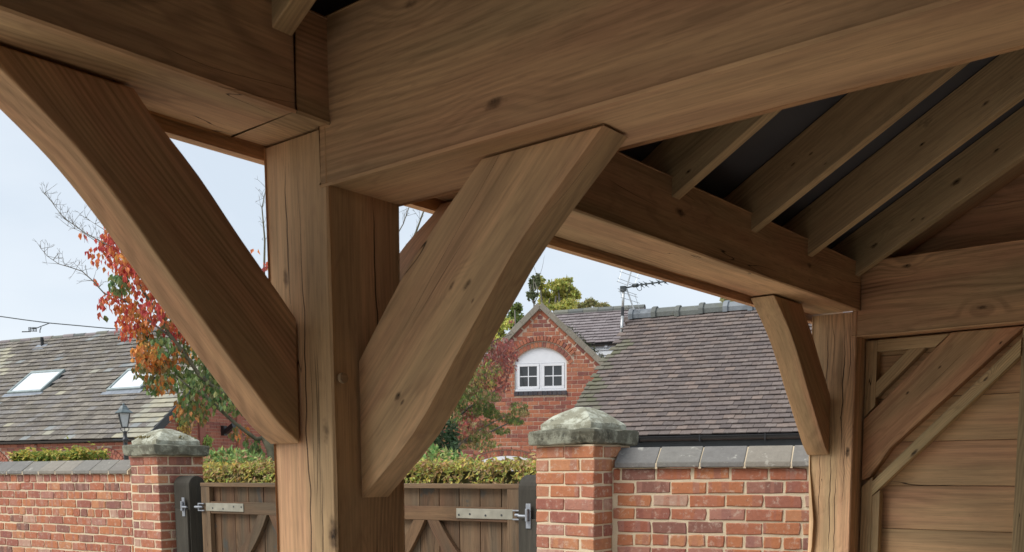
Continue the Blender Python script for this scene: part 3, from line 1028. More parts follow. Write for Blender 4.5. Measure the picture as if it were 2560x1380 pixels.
def gate_post(x0, x1, y0, y1, ztop, label, hinge_y):
    p = thing('gate_post', label, 'post', ((x0 + x1) / 2, (y0 + y1) / 2, 0), 'gate posts')
    r = (x1 - x0) / 2
    pts = [(x0, y0, 0), (x1, y0, 0)]
    for k in range(13):
        a = math.pi * k / 12
        pts.append(((x0 + x1) / 2 + r * math.cos(a), y0, ztop - r + r * math.sin(a)))
    W = basis((0, 0, 1), (1, 0, 0), (x0, y0, 0))
    mb = MB().prism(pts, (0, y1 - y0, 0))
    me = mesh('post_body', [W.inverted() @ Vector(v) for v in mb.V], mb.F, wood('gate_post', 'gate_dark', crack=.8, ring=.1))
    bmesh_fix(me)
    mod_bevel(obj('post_body', me, p, W), .006)
    st = MB().box(x0 - .022, x0 - .002, y0 + .012, y1 - .045, 0, ztop - .30)
    W = basis((0, 0, 1), (1, 0, 0), (x0, y0, 0))
    me = mesh('facing_strip', [W.inverted() @ v for v in st.V], st.F, wood('gate_post', 'gate_dark', crack=.8, ring=.1))
    bmesh_fix(me)
    mod_bevel(obj('facing_strip', me, p, W), .004)
    zc = EYE - .315
    h = MB()
    h.box(x0 - .030, x0 - .023, hinge_y - .022, hinge_y + .020, zc - .085, zc + .085)
    h.tube([(x0 - .042, hinge_y, zc - .035), (x0 - .042, hinge_y, zc + .05)], .013, 8)
    h.tube([(x0 - .042, hinge_y - .0, zc), (x0 - .042, hinge_y + (.075 if hinge_y < 6 else -.075), zc)], .010, 8)
    mod_bevel(h.build('hinge_plate', MAT['steel'], p), .002)
gate_post(4.87, 5.04, 7.74, 7.99, EYE - .035, 'dark round topped gate post fixed to the far pillar', 7.80)
gate_post(5.17, 5.37, 3.97, 4.17, EYE - .035, 'dark round topped gate post behind the near pillar', 4.06)

# ------------------------------------------------------------------ foliage tools
def leaf_quad(P, n, up, L, wd, fold=.25):
    """a folded pointed leaf hanging from P towards up direction; 5 vertices, 4 triangles as 2 quads"""
    up = up.normalized()
    side = up.cross(n)
    if side.length < 1e-4:
        side = Vector((1, 0, 0))
    side.normalize()
    nn = side.cross(up)
    V = [P, P + up * L * .42 + side * wd * .5 + nn * wd * fold, P + up * L, P + up * L * .42 - side * wd * .5 + nn * wd * fold]
    return V, [(0, 1, 2), (0, 2, 3)]

def rv():
    while True:
        v = Vector((U(-1, 1), U(-1, 1), U(-1, 1)))
        if .05 < v.length < 1:
            return v

class Foliage:
    def __init__(s):
        s.V, s.F, s.C = [], [], []
    def leaf(s, P, L, wd, col, up=None, n=None, fold=.25):
        V, F = leaf_quad(P, n or rv().normalized(), up or rv().normalized(), L, wd, fold)
        k = len(s.V)
        s.V += V
        s.F += [tuple(i + k for i in f) for f in F]
        s.C += [col] * len(F)
    def build(s, name, parent, mat=None):
        return obj(name, mesh(name, s.V, s.F, mat or MAT['leaf'], False, None, s.C), parent)

def jc(c, a=.22):
    k = 1 + U(-a, a)
    return tuple(max(0, x * k * (1 + U(-a, a) * .5)) for x in c)

def pick(pal):
    return jc(random.choice(pal))

GREENS = [(.11, .17, .035), (.15, .21, .045), (.08, .13, .035), (.20, .25, .055)]
GOLDS = [(.55, .42, .10), (.50, .36, .11), (.42, .29, .11), (.62, .49, .13), (.36, .24, .10)]
BROWNS = [(.45, .29, .15), (.38, .23, .12), (.52, .36, .19), (.42, .31, .14)]

# ------------------------------------------------------------------ hedges
def hedge(name, label, A, B, depth, z0, z1, n, pal, lsize=.05, loose=.05, topjit=.03, cat='hedge', inner=(.075, .070, .032)):
    """pal(t, zrel) -> list of colours"""
    A, B = Vector((*A, 0)), Vector((*B, 0))
    d = B - A
    Ld = d.length
    d.normalize()
    bk = Vector((-d.y, d.x, 0))
    if bk.x < 0:
        bk = -bk
    h = thing(name, label, cat, (A + B) / 2)
    core = MB()
    T = Matrix((d, bk, Vector((0, 0, 1)))).transposed().to_4x4()
    T.translation = A
    core.box(.06, Ld - .06, .09, depth - .06, 0, z1 - .09, T)
    core.build('inner_growth', plain(name + '_inner', inner, .9, .1, 0, .5, 20), h)
    fo = Foliage()
    for k in range(n):
        t = RND()
        if RND() < .62:                                  # face
            z = z0 + (z1 - z0) * RND() ** .7
            y = abs(random.gauss(0, loose)) + .0
        else:                                            # top
            y = U(0, depth)
            z = z1 - abs(random.gauss(0, loose)) * .8
        bump = mnoise.noise(Vector((t * Ld * 3.1, z * 4, 1))) * .035 + mnoise.noise(Vector((t * Ld * 9, z * 9, 7))) * .02
        if mnoise.noise(Vector((t * Ld * 5.5, z * 7, 3))) < -.30 and RND() < .8:
            continue
        P = A + d * (t * Ld) + bk * (y + bump) + Vector((0, 0, z + bump * .8 + (random.gauss(0, topjit) if RND() < .12 else 0)))
        c = pick(pal(t, (z - z0) / (z1 - z0)))
        up = (Vector((0, 0, -.25)) - bk * .5 + rv() * .9)
        fo.leaf(P, U(.6, 1.45) * lsize, U(.45, .65) * lsize, c, up, (-bk + Vector((0, 0, .6)) + rv() * .7))
    fo.build('foliage', h)
    return h

def beech(t, zr):
    g = max(0, (t - .86) / .14)
    if RND() < g * .85:
        return GREENS + [(.30, .31, .07)]
    if zr > .72 and RND() < .45:
        return [(.42, .43, .11), (.58, .50, .13), (.34, .40, .11)]
    return random.choice([BROWNS, GOLDS, BROWNS, [(.34, .31, .10), (.28, .27, .09)]])
hedge('beech_hedge', 'clipped beech hedge turning gold and brown behind the gates', (5.95, 9.3), (6.15, 3.9), .7, .7, EYE + .080, 17000, beech, .048)
def shrubp(t, zr):
    return random.choice([[(.26, .40, .14), (.34, .46, .17), (.42, .50, .20)], [(.20, .33, .11)], [(.50, .30, .18), (.46, .46, .16)]])
def shrub(name, label, c, r, n, pal, lsize, cat='shrub', stems=5):
    h = thing(name, label, cat, (c[0], c[1], 0))
    mb = MB()
    for k in range(stems):
        a = U(0, 6.28)
        top = Vector((c[0] + r[0] * .5 * math.cos(a), c[1] + r[1] * .5 * math.sin(a), c[2] + r[2] * U(0, .6)))
        base = Vector((c[0] + U(-.05, .05), c[1] + U(-.05, .05), 0))
        mb.tube([base, (base + top) / 2 + rv() * .05, top], [.018, .012, .005], 5)
    mb.build('stem', MAT['bark'], h)
    fo = Foliage()
    for k in range(n):
        v = rv()
        v = v.normalized() * (v.length ** .4)
        bmp = 1 + .22 * mnoise.noise(v * 3.2 + Vector(c))
        P = Vector((c[0] + v.x * r[0] * bmp, c[1] + v.y * r[1] * bmp, c[2] + v.z * r[2] * bmp))
        fo.leaf(P, U(.7, 1.3) * lsize, U(.4, .65) * lsize, pick(pal(RND(), (v.z + 1) / 2)), v * .6 + Vector((0, 0, -.3)) + rv() * .7, v + rv() * .6)
    fo.build('foliage', h)
    return h
p1 = at(575, 1160, 11.2)
shrub('garden_shrub', 'low leafy green shrub behind the golden hedge, left of the oak post', (p1.x, p1.y, 1.58), (.5, .55, .24), 3600, shrubp, .075)
p1 = at(1085, 1150, 9.3)
shrub('garden_shrub', 'low pale green shrub peeping over the hedge, right of the oak post', (p1.x, p1.y, 1.60), (.3, .36, .19), 1800, shrubp, .07)
def ivyp(t, zr):
    return random.choice([[(.14, .22, .05), (.19, .28, .06)], [(.30, .34, .07), (.42, .40, .10)], [(.60, .50, .12), (.52, .42, .11)]])
pa, pb = at(28, 1150, 11.4), at(200, 1150, 11.0)
hedge('ivy_hedge', 'bushy green and yellow climber growing behind the left garden wall', (pa.x, pa.y), (pb.x, pb.y), .45, 1.0, 1.84, 6200, lambda t, z: ivyp(t, z), .06, .07, .05, 'shrub')
p1 = at(1072, 1105, 11.5)
shrub('laurel_shrub', 'dark glossy evergreen shrub beside the brace, under the maple', (p1.x, p1.y, 1.75), (.35, .35, .60), 2600,
      lambda t, z: [(.045, .085, .04), (.065, .12, .055), (.09, .15, .075)], .075)

# ------------------------------------------------------------------ autumn tree beyond the gates
AT = 11.6
aroot = at(690, 1165, AT)
atree = thing('autumn_tree', 'young tree with drooping red, orange and green autumn leaves and bare twig tips', 'tree', (aroot.x, aroot.y, 0))
ap = lambda x, y, dd=0: at(x, y, AT + dd)
tr = MB()
tr.tube([Vector((aroot.x, aroot.y, 0)), ap(690, 1165), ap(678, 1120), ap(662, 1092)], [.085, .078, .068, .055], 9)
tr.build('trunk', MAT['bark'], atree, None, True)
BR_ = [
    ([(665, 1095), (640, 1050), (600, 1020), (560, 985), (500, 940), (455, 875), (420, 830), (390, 775), (352, 720), (335, 670), (310, 630)], .040, .009, 0),
    ([(664, 1094), (640, 1098), (590, 1060), (545, 1020), (510, 985), (470, 965), (440, 940)], .032, .008, -.3),
    ([(663, 1092), (640, 1020), (605, 960), (560, 905), (520, 860), (480, 810), (430, 800)], .034, .008, .35),
    ([(664, 1094), (672, 1010), (640, 930), (600, 850), (540, 760), (470, 680), (430, 640), (395, 570)], .034, .006, .6),
    ([(430, 845), (370, 800), (335, 765), (300, 745), (262, 735), (232, 702), (205, 678), (175, 668), (147, 660), (118, 640), (103, 622)], .014, .0022, -.1),
    ([(380, 690), (330, 660), (285, 620), (245, 600), (212, 582), (182, 560), (163, 548), (140, 520), (126, 500), (110, 483)], .012, .0022, .1),
    ([(280, 615), (240, 603), (205, 580), (170, 565)], .006, .002, .2),
    ([(300, 590), (262, 575), (238, 560), (215, 545)], .006, .002, .1),
    ([(480, 760), (450, 720), (437, 690), (425, 660)], .010, .003, .4),
    ([(430, 640), (400, 610), (370, 585), (345, 575)], .009, .003, .5),
    ([(664, 1092), (720, 1000), (800, 880), (890, 760), (960, 690), (1012, 640), (1040, 580), (1062, 520), (1078, 480)], .036, .006, .5),
    ([(960, 690), (985, 600), (1008, 560), (1022, 520), (1030, 495)], .010, .004, .6),
    ([(664, 1092), (665, 950), (668, 800), (660, 690), (662, 600), (655, 520), (665, 470)], .030, .004, .7),
]
def twigs(mb, P, depth, L):
    for k in range(3):
        v = (rv() + Vector((0, 0, .5))).normalized()
        Q = P + v * L * U(.6, 1.2)
        mb.tube([P, (P + Q) / 2 + rv() * L * .06, Q], [.0028, .0022, .0015], 4, False)
        for j in range(2):
            w_ = (v + rv() * .8).normalized()
            mb.tube([Q, Q + w_ * L * U(.3, .6)], [.0018, .0013], 4, False)
for pts, r0, r1, dd in BR_:
    n = len(pts)
    b = MB()
    P = [ap(x, y, dd * i / (n - 1)) for i, (x, y) in enumerate(pts)]
    b.tube(P, [r0 + (r1 - r0) * (i / (n - 1)) ** .8 for i in range(n)], 7)
    for i, q in enumerate(P):
        x, y = pts[i]
        if (y < 690 or x < 330) and i > 1:
            twigs(b, q, 0, .13)
            if i < n - 1:
                twigs(b, (q + P[i + 1]) / 2, 0, .11)
    b.build('branch', MAT['bark_grey'] if r0 < .016 else MAT['bark'], atree, None, True)
REDS = [(.56, .11, .065), (.48, .075, .065), (.60, .18, .075), (.64, .24, .09), (.42, .07, .065)]
ORNG = [(.66, .28, .07), (.62, .21, .06), (.70, .36, .09), (.52, .20, .07), (.40, .21, .07)]
LGRN = [(.095, .165, .06), (.125, .205, .07), (.17, .235, .08), (.15, .17, .065), (.25, .29, .10)]
MIXG = [(.16, .16, .06), (.30, .17, .06), (.14, .16, .05), (.42, .19, .06)]
CL = [  # cluster centres in the photograph's pixels, radius, palette, count
    (240, 635, 22, REDS, 12), (262, 608, 24, REDS, 16), (308, 572, 26, REDS, 16), (285, 605, 34, REDS, 46), (325, 625, 40, REDS + ORNG, 70), (295, 650, 34, REDS, 60), (350, 655, 32, MIXG + ORNG, 50), (335, 680, 40, REDS, 70), (372, 680, 30, REDS, 40), (275, 575, 22, REDS, 14),
    (295, 705, 24, LGRN, 46), (318, 720, 18, MIXG, 20), (365, 715, 32, REDS, 40), (385, 735, 24, REDS, 22), (285, 745, 26, REDS, 26), (258, 755, 14, REDS, 10), (320, 765, 30, REDS + ORNG, 44),
    (330, 790, 38, REDS + ORNG, 70), (320, 815, 30, REDS, 36), (385, 775, 32, REDS, 50), (365, 800, 26, ORNG, 30), (420, 785, 28, MIXG, 26), (440, 800, 30, REDS + ORNG, 44), (465, 800, 26, REDS, 30), (440, 830, 28, REDS, 40),
    (480, 830, 26, ORNG, 26), (360, 835, 20, ORNG, 20), (380, 850, 34, LGRN + MIXG, 56), (405, 865, 26, LGRN, 30), (360, 880, 30, ORNG, 50), (385, 890, 34, ORNG, 60), (365, 910, 28, ORNG + MIXG, 40), (350, 925, 20, MIXG, 20),
    (410, 905, 26, MIXG, 30), (400, 935, 34, LGRN, 56), (385, 950, 28, LGRN + MIXG, 36), (412, 960, 26, ORNG, 20), (450, 855, 30, LGRN, 44), (445, 890, 24, ORNG + MIXG, 22), (430, 940, 34, LGRN, 60), (470, 920, 36, LGRN, 70),
    (500, 870, 26, LGRN + ORNG, 30), (520, 900, 32, LGRN, 46), (505, 950, 38, LGRN, 70), (470, 970, 34, LGRN, 60), (540, 945, 34, LGRN + MIXG, 50), (560, 985, 38, LGRN, 64), (590, 960, 30, LGRN, 40), (520, 995, 34, LGRN, 56),
    (480, 1010, 34, LGRN + MIXG, 56), (460, 1030, 26, LGRN + ORNG, 30), (500, 1035, 24, MIXG, 26), (600, 1000, 32, LGRN, 46), (625, 985, 30, LGRN, 40), (575, 1010, 28, LGRN, 36), (640, 1030, 26, LGRN, 24),
    (600, 1075, 22, MIXG + ORNG, 22), (630, 1118, 26, LGRN, 40), (636, 1135, 18, LGRN, 16), (585, 1085, 10, LGRN, 6), (236, 700, 10, REDS, 3), (205, 585, 12, REDS, 4), (665, 660, 14, REDS, 6), (640, 620, 8, REDS, 2), (560, 840, 40, ORNG + LGRN, 60), (540, 790, 40, REDS, 50),
    (600, 880, 40, LGRN + ORNG, 60), (500, 720, 40, REDS, 40), (450, 740, 26, REDS, 20), (262, 790, 8, MIXG, 2), (250, 785, 6, REDS, 2)]
def leafmesh(k):
    L, wd = U(.070, .090), U(.046, .060)
    nseg = [(0, 0), (.22, .36), (.45, .5), (.72, .34), (1, 0)]
    V = []
    for t, hw in nseg:
        cz = -t * L
        cv = .10 * L * math.sin(t * 2.4)
        V += [(0, cv, cz), (hw * wd, cv + hw * wd * .35, cz), (-hw * wd, cv + hw * wd * .35, cz)]
    F = []
    for i in range(4):
        a, b = i * 3, i * 3 + 3
        F += [(a, a + 1, b + 1, b), (a, b, b + 2, a + 2)]
    return mesh('leaf', V, F, MAT['leaf_obj'])
LM = [leafmesh(k) for k in range(6)]
fo = Foliage()
items = []
for cx, cy, r, pal, n in CL:
    dc = U(-.35, .45)
    for k in range(int(n * (1.05 if pal is LGRN and cy > 880 else 1.5))):
        v = rv()
        x, y = cx + v.x * r * 1.18, cy + v.y * r * 1.08
        items.append((ap(x, y, dc + v.z * .22), pick(pal), x, y))
random.shuffle(items)
nleaf = 0
for P, c, x, y in items:
    infr = 0 < x < 690 and y < 1170
    if infr and nleaf < 298:
        T = Matrix.Translation(P) @ Matrix.Rotation(U(0, 6.28), 4, 'Z') @ Matrix.Rotation(random.gauss(0, .45), 4, 'X') @ Matrix.Rotation(random.gauss(0, .35), 4, 'Y')
        o = obj('leaf', random.choice(LM), atree, T)
        o.color = (*c, 1)
        nleaf += 1
    else:
        fo.leaf(P, U(.068, .090), U(.046, .060), c, Vector((0, 0, -1)) + rv() * .55, rv(), .2)
tag(fo.build('crown', atree), kind='stuff')

# ------------------------------------------------------------------ japanese maple in front of the gabled house
MT = 13.2
mroot = at(1120, 1170, MT)
maple = thing('maple_tree', 'feathery maple with fine maroon and green leaves before the gabled brick house', 'tree', (mroot.x, mroot.y, 0))
mp = lambda x, y, dd=0: at(x, y, MT + dd)
tb = MB()
tb.tube([Vector((mroot.x, mroot.y, 0)), mp(1120, 1165), mp(1125, 1100), mp(1128, 1060)], [.06, .05, .04, .03], 7)
tb.build('trunk', MAT['bark_grey'], maple, None, True)
for pts in ([(1128, 1060), (1130, 1000), (1150, 930), (1190, 880), (1240, 850), (1280, 835)], [(1125, 1100), (1165, 1105), (1210, 1090), (1245, 1070), (1290, 1050), (1312, 1028)],
            [(1120, 1150), (1150, 1110), (1180, 1085), (1225, 1060), (1270, 1035)], [(1128, 1060), (1120, 980), (1140, 900), (1180, 840), (1215, 815)],
            [(1128, 1060), (1170, 1020), (1220, 990), (1260, 960)], [(1128, 1060), (1090, 1020), (1060, 960)]):
    b = MB()
    n = len(pts)
    b.tube([mp(x, y, U(-.2, .2) if i else 0) for i, (x, y) in enumerate(pts)], [.022 - .018 * i / (n - 1) for i in range(n)], 6)
    b.build('branch', MAT['bark_grey'], maple, None, True)
MRED = [(.30, .10, .095), (.36, .12, .10), (.28, .13, .12), (.42, .11, .085), (.32, .18, .15)]
MGRN = [(.15, .23, .065), (.20, .27, .07), (.12, .18, .075), (.25, .29, .10)]
MTAN = [(.36, .27, .13), (.32, .22, .12), (.42, .34, .16), (.28, .24, .11)]
MYEL = [(.58, .56, .17), (.48, .48, .14)]
fo = Foliage()
MCL = [(1215, 835, 26, 18, MRED, 60), (1195, 860, 34, 20, MGRN + MTAN, 90), (1232, 862, 34, 22, MRED, 90), (1265, 858, 26, 16, MRED, 60), (1205, 880, 40, 20, MRED + MTAN + MGRN + MYEL, 110), (1175, 890, 30, 22, MYEL + MGRN, 90),
       (1235, 890, 36, 20, MRED, 100), (1270, 885, 28, 26, MRED, 110), (1262, 915, 30, 20, MRED, 90), (1215, 920, 44, 24, MRED + MTAN + MGRN + MYEL, 150), (1165, 925, 40, 24, MYEL + MGRN + MTAN, 130), (1245, 940, 30, 16, MRED, 70),
       (1200, 955, 46, 20, MRED + MTAN + MGRN + MYEL, 140), (1150, 960, 40, 26, MGRN + MTAN, 140), (1255, 965, 22, 14, MRED, 40), (1185, 985, 46, 20, MGRN + MTAN, 140), (1225, 990, 30, 14, MGRN + MTAN, 60), (1135, 1000, 40, 26, MGRN, 140),
       (1205, 1015, 34, 20, MGRN, 110), (1230, 1030, 22, 14, MGRN, 60), (1170, 1030, 36, 20, MGRN + MRED, 100), (1115, 1045, 44, 28, MGRN + MTAN, 150), (1180, 1055, 30, 14, MTAN + MRED, 60), (1150, 1075, 44, 20, MTAN + MRED, 110),
       (1215, 1060, 30, 14, MGRN + MTAN, 60), (1265, 1040, 30, 14, MGRN + MTAN, 60), (1295, 1018, 26, 18, MTAN + MGRN, 60), (1310, 1030, 16, 10, MTAN, 26), (1290, 1050, 22, 10, MGRN, 40), (1255, 1075, 22, 10, MGRN, 36),
       (1200, 1085, 34, 14, MGRN + MTAN, 70), (1160, 1105, 44, 18, MTAN + MGRN, 100), (1105, 1095, 40, 26, MGRN + MRED, 110), (1215, 1110, 40, 14, MTAN + MGRN, 50), (1085, 1010, 40, 40, MGRN, 160), (1060, 1070, 30, 40, MGRN, 120), (1280, 800, 8, 6, MRED, 6), (1192, 838, 28, 22, MYEL, 110), (1165, 880, 34, 28, MYEL + MGRN, 150), (1140, 930, 34, 34, MYEL + MGRN, 150), (1112, 985, 36, 36, MGRN, 150)]
for cx, cy, rx, ry, pal, n in MCL:
    dc = U(-.45, .45)
    for k in range(int(n * (1.1 if pal is MRED else 1.75))):
        v = rv()
        P = mp(cx + v.x * rx, cy + v.y * ry, dc + v.z * .35)
        c = pick(pal)
        base = Vector((U(-.3, .3), U(-.3, .3), -1)).normalized()
        side = rv().normalized()
        for a in (-1.0, -.5, 0, .5, 1.0):
            up = (base + side * a * .9 + rv() * .15)
            fo.leaf(P, U(.040, .062), U(.008, .013), jc(c, .12), up, rv(), .2)
fo.build('crown', maple)

# ------------------------------------------------------------------ trees beyond the houses
def far_tree(name, label, D, base, trunk_px, clumps, pal, n, lsize, twigs_=0, bark='bark_grey', tk=1.0):
    x0, y0 = base
    q = at(x0, y0, D)
    t = thing(name, label, 'tree', (q.x, q.y, 0), 'trees beyond the houses')
    pts = [Vector((q.x, q.y, 0))] + [at(x, y, D) for x, y in trunk_px]
    m = MB().tube(pts, [(.20 - .17 * i / (len(pts) - 1)) * tk for i in range(len(pts))], 7)
    top = pts[-1]
    for cx, cy, rx, ry, wgt in clumps:
        m.tube([pts[-2], (pts[-2] + at(cx, cy, D)) / 2 + rv() * .2, at(cx, cy, D)], [.07 * tk, .045 * tk, .015], 5)
    m.build('trunk', MAT[bark], t, None, True)
    fo = Foliage()
    tw = sum(c[4] for c in clumps)
    for cx, cy, rx, ry, wgt in clumps:
        sub = [(rv() * .8, U(.25, .5)) for _ in range(9)]
        dc = U(-.8, .8)
        for k in range(int(n * wgt / tw)):
            sv, sr = random.choice(sub)
            v = sv + rv() * sr
            P = at(cx + v.x * rx, cy + v.y * ry, D + dc + v.z * rx / FPX * D)
            fo.leaf(P, U(.7, 1.3) * lsize, U(.5, .8) * lsize, pick(pal), rv() + Vector((0, 0, -.4)), rv())
    fo.build('crown', t)
    if twigs_:
        b = MB()
        for k in range(twigs_):
            cx, cy, rx, ry, w_ = random.choice(clumps)
            P = at(cx + U(-rx, rx) * .8, cy - ry * U(.2, .8), D)
            for j in range(3):
                v = (Vector((0, 0, 1)) + rv() * .5) * U(.3, .8)
                b.tube([P, P + v * .5 + rv() * .05, P + v], [.010, .007, .004], 4, False)
        b.build('bare_twigs', MAT[bark], t)
    return t
YG = [(.46, .46, .11), (.36, .38, .09), (.54, .51, .14), (.24, .28, .07), (.42, .38, .11)]
YB = [(.60, .60, .15), (.52, .55, .14), (.66, .63, .20), (.42, .48, .12)]
DG = [(.15, .21, .06), (.11, .16, .05), (.21, .27, .07)]
OG = [(.30, .28, .12), (.22, .23, .10), (.36, .32, .14)]
far_tree('yellowing_tree', 'tall yellow green tree rising behind the brick gable', 34, (1385, 1100), [(1385, 900), (1385, 800), (1390, 740)],
         [(1395, 715, 42, 28, 3), (1375, 745, 44, 26, 3), (1430, 740, 20, 20, 1.2), (1410, 765, 46, 18, 2), (1350, 710, 18, 18, .8), (1360, 770, 30, 20, 1), (1390, 830, 60, 50, 2)], YG, 8200, .115, 6)
far_tree('slender_conifer', 'slender dark conifer tips left of the yellow green tree', 33, (1335, 1100), [(1335, 900), (1335, 760), (1334, 695)],
         [(1337, 705, 6, 22, 1), (1328, 712, 4, 18, .7), (1346, 700, 4, 18, .7), (1322, 738, 4, 12, .4), (1332, 735, 12, 16, .6)], [(.11, .135, .07), (.14, .165, .08)], 1100, .10, tk=.3)
far_tree('green_tree', 'dark green bushy tree at the left of the gable peak', 26, (1285, 1100), [(1285, 900), (1285, 830)],
         [(1287, 775, 20, 22, 1.4), (1300, 800, 24, 22, 1.3), (1282, 805, 18, 24, 1), (1290, 860, 26, 40, 1.2)], DG + [(.13, .15, .035)], 2400, .10)
far_tree('golden_tree', 'bright yellow leaved small tree beside the left gable slope', 24, (1250, 1100), [(1252, 950), (1255, 880)],
         [(1258, 810, 26, 22, 1.3), (1250, 835, 22, 26, 1.3), (1248, 782, 14, 22, .7), (1235, 800, 12, 14, .4)], YB, 2600, .09, 6)
far_tree('grey_tree', 'thin greyish tree half hidden by the big oak brace', 28, (1225, 1100), [(1225, 950), (1228, 850)],
         [(1228, 810, 18, 26, 1), (1215, 850, 22, 26, 1), (1240, 775, 10, 26, .4)], [(.24, .23, .19), (.29, .27, .21), (.20, .20, .16)], 1800, .08, 14)
far_tree('olive_tree', 'low olive green treetop above the farther tiled roof', 38, (1490, 1100), [(1490, 900), (1490, 800)],
         [(1468, 756, 22, 12, 1), (1500, 766, 26, 10, 1), (1450, 765, 18, 14, .8), (1480, 800, 50, 26, 1.4)], OG, 2800, .11, 3)
far_tree('treetop', 'small leafy treetop beyond the plum tiled roof, next to the oak brace', 32, (1840, 1100), [(1840, 900), (1840, 800)],
         [(1815, 748, 16, 8, .8), (1850, 752, 30, 12, 1)], [(.36, .36, .20), (.27, .30, .15), (.42, .40, .20)], 1100, .09, 6)

# ------------------------------------------------------------------ roofs
TM = {}
def tile_me(key, w, l, th, mat):
    k = (key, round(w, 3), int(RND() * 5))
    if k not in TM:
        j = lambda a=.0025: U(-a, a)
        # local: X along the eaves, Y up the slope, Z out of the roof; lower end thicker edge shown
        V = [(-w / 2 + j(), j(.004), j(.001)), (w / 2 + j(), j(.004), j(.001)), (-w / 2 + j(), l, j(.001)), (w / 2 + j(), l, j(.001))]
        V += [(x, y, z + th) for x, y, z in V]
        me = mesh('tile', V, BOXF, mat)
        bmesh_fix(me)
        TM[k] = me
    return TM[k]

def tiled_roof(parent, E, psi, pitch, length, s0, s1, nrows, tw, th, matf, key, limit=300, over=.045, skip=None, name='tile', lift=.020):
    """E: point on the eaves (s = 0)"""
    T = frame(E, psi) @ Matrix.Rotation(math.radians(pitch), 4, 'X')
    g_ = length / nrows
    L = []
    for r in range(nrows):
        s = s0 - (tw / 2 if r % 2 else 0) - U(0, .01)
        while s < s1 - .01:
            a, b = max(s, s0), min(s + tw, s1)
            if b - a > .03 and not (skip and skip((a + b) / 2, (r + .5) * g_)):
                L.append(((a + b) / 2, r, b - a))
            s += tw
    def key_(q):
        P = T @ Vector((q[0], (q[1] + .5) * g_, 0))
        return (0 if seen(P) else 1, (P - CAM).length)
    L.sort(key=key_)
    stuff = {}
    for i, (s, r, wd) in enumerate(L):
        P = T @ Vector((s, (r + .5) * g_, 0))
        mat = matf(s, r * g_)
        M_ = T @ Matrix.Translation((s, r * g_ - .008 + random.gauss(0, .0045), th * 1.05 + lift + U(-.002, .003))) @ Matrix.Rotation(-math.atan2(th * .95 + lift, g_) + U(-.004, .004), 4, 'X') @ Matrix.Rotation(U(-.006, .006), 4, 'Z')
        me = tile_me(key + mat.name, round(wd - .0055, 3), g_ + over, th, mat)
        if i < limit and seen(P):
            obj(name, me, parent, M_)
        else:
            mb = stuff.setdefault(mat.name, (MB(), mat))[0]
            mb.add([M_ @ v.co for v in me.vertices], [tuple(p.vertices) for p in me.polygons])
    for mb, mat in stuff.values():
        tag(mb.build('roof_covering', mat, parent), kind='stuff')
    deck = MB().box(s0 + (.15 if key == 'rb' else 0), s1, -.01, length, -.06, 0.0, T)
    deck.build('roof_deck', MAT['black'], parent)
    return T

def ridge_tiles(parent, T, y, s0, s1, unit, mats, r=.10, name='ridge_tile', collar=True, lift=0.0):
    n = max(1, int(round((s1 - s0) / unit)))
    u = (s1 - s0) / n
    rot = T.to_3x3()
    base = T @ Vector((0, y, 0))
    sx = (rot @ Vector((1, 0, 0))).normalized()
    bk = Vector((-sx.y, sx.x, 0)).normalized()
    for k in range(n):
        a = base + sx * (s0 + k * u)
        mb = MB()
        def arch(a0, a1, rr, th=.0):
            pts = []
            for q in range(7):
                an = math.radians(-25 + 230 * q / 6)
                pts.append(bk * (rr * 1.08 * math.cos(an)) + Vector((0, 0, rr * math.sin(an) * .95 + lift)))
            inn = [p * .82 for p in reversed(pts)]
            P = [a + sx * a0 + p for p in pts] + [a + sx * a0 + p for p in inn]
            mb.prism(P, sx * (a1 - a0))
        arch(.0, u - .006, r * U(.95, 1.05))
        if collar:
            arch(-.012, .075, r * 1.22)
        m_ = mats[k % len(mats)]
        me = mesh(name, mb.V, mb.F, m_)
        bmesh_fix(me)
        o = obj(name, me, parent)
        mod_bevel(o, .006, 2)
        dz = U(-.012, .012)
        o.matrix_basis = Matrix.Translation((0, 0, dz))

# ---- plum tiled outbuilding on the right
RBE = at(1700, 1089, 14.4)
RBP, RBPITCH, RBL = -76.0, 36.0, 3.95
TB = frame(RBE, RBP)
RS0, RS1 = -1.98, 5.6
rb = thing('tiled_outbuilding', 'low outbuilding with plum brown clay tiled roof, black gutter and blue ridge tiles', 'outbuilding', RBE)
def rb_mat(s, y):
    if y > RBL - .14 and RND() < .75:
        return MAT['tile_clay']
    if s < RS0 + .34 + .25 * mnoise.noise(Vector((0, y * 2, 0))) and y < 3.0 and RND() < .8:
        return MAT['tile_mossy']
    return MAT['tile_rb']
TRB = tiled_roof(rb, RBE, RBP, RBPITCH, RBL, RS0, RS1, 31, .165, .014, rb_mat, 'rb', 300, skip=lambda s, y: s < RS0 + .15 * y / RBL - .02, lift=.011)
ridge_tiles(rb, TRB, RBL - .02, RS0 + .15, RS1, .425, [MAT['ridge_lead'], MAT['ridge'], MAT['ridge'], MAT['ridge'], MAT['ridge_lead']], .135)
BK = TB.to_3x3() @ Vector((0, 1, 0))
hz = RBL * math.sin(math.radians(RBPITCH))
run = RBL * math.cos(math.radians(RBPITCH))
we = MB().box(RS0 + .05, RS1 - .05, .22, 2 * run - .2, -RBE.z, -.045, TB)
we.prism([TB @ Vector((RS0 + .05, .22, -.045)), TB @ Vector((RS0 + .05, 2 * run - .22, -.045)), TB @ Vector((RS0 + .05, run, hz - .18))], TB.to_3x3() @ Vector((RS1 - RS0 - .1, 0, 0)))
we.build('wall', MAT['mortar_h'], rb)
TBW = TB @ Matrix.Translation((0, .205, 0))
bl = rows(RS0 + .05, RS1 - .05, -.9, -.06, .075, .23, .010, 0, .005)
lay(rb, TBW, bl, MAT['brick_barn'], .03, True, 300, .004)
back = MB()
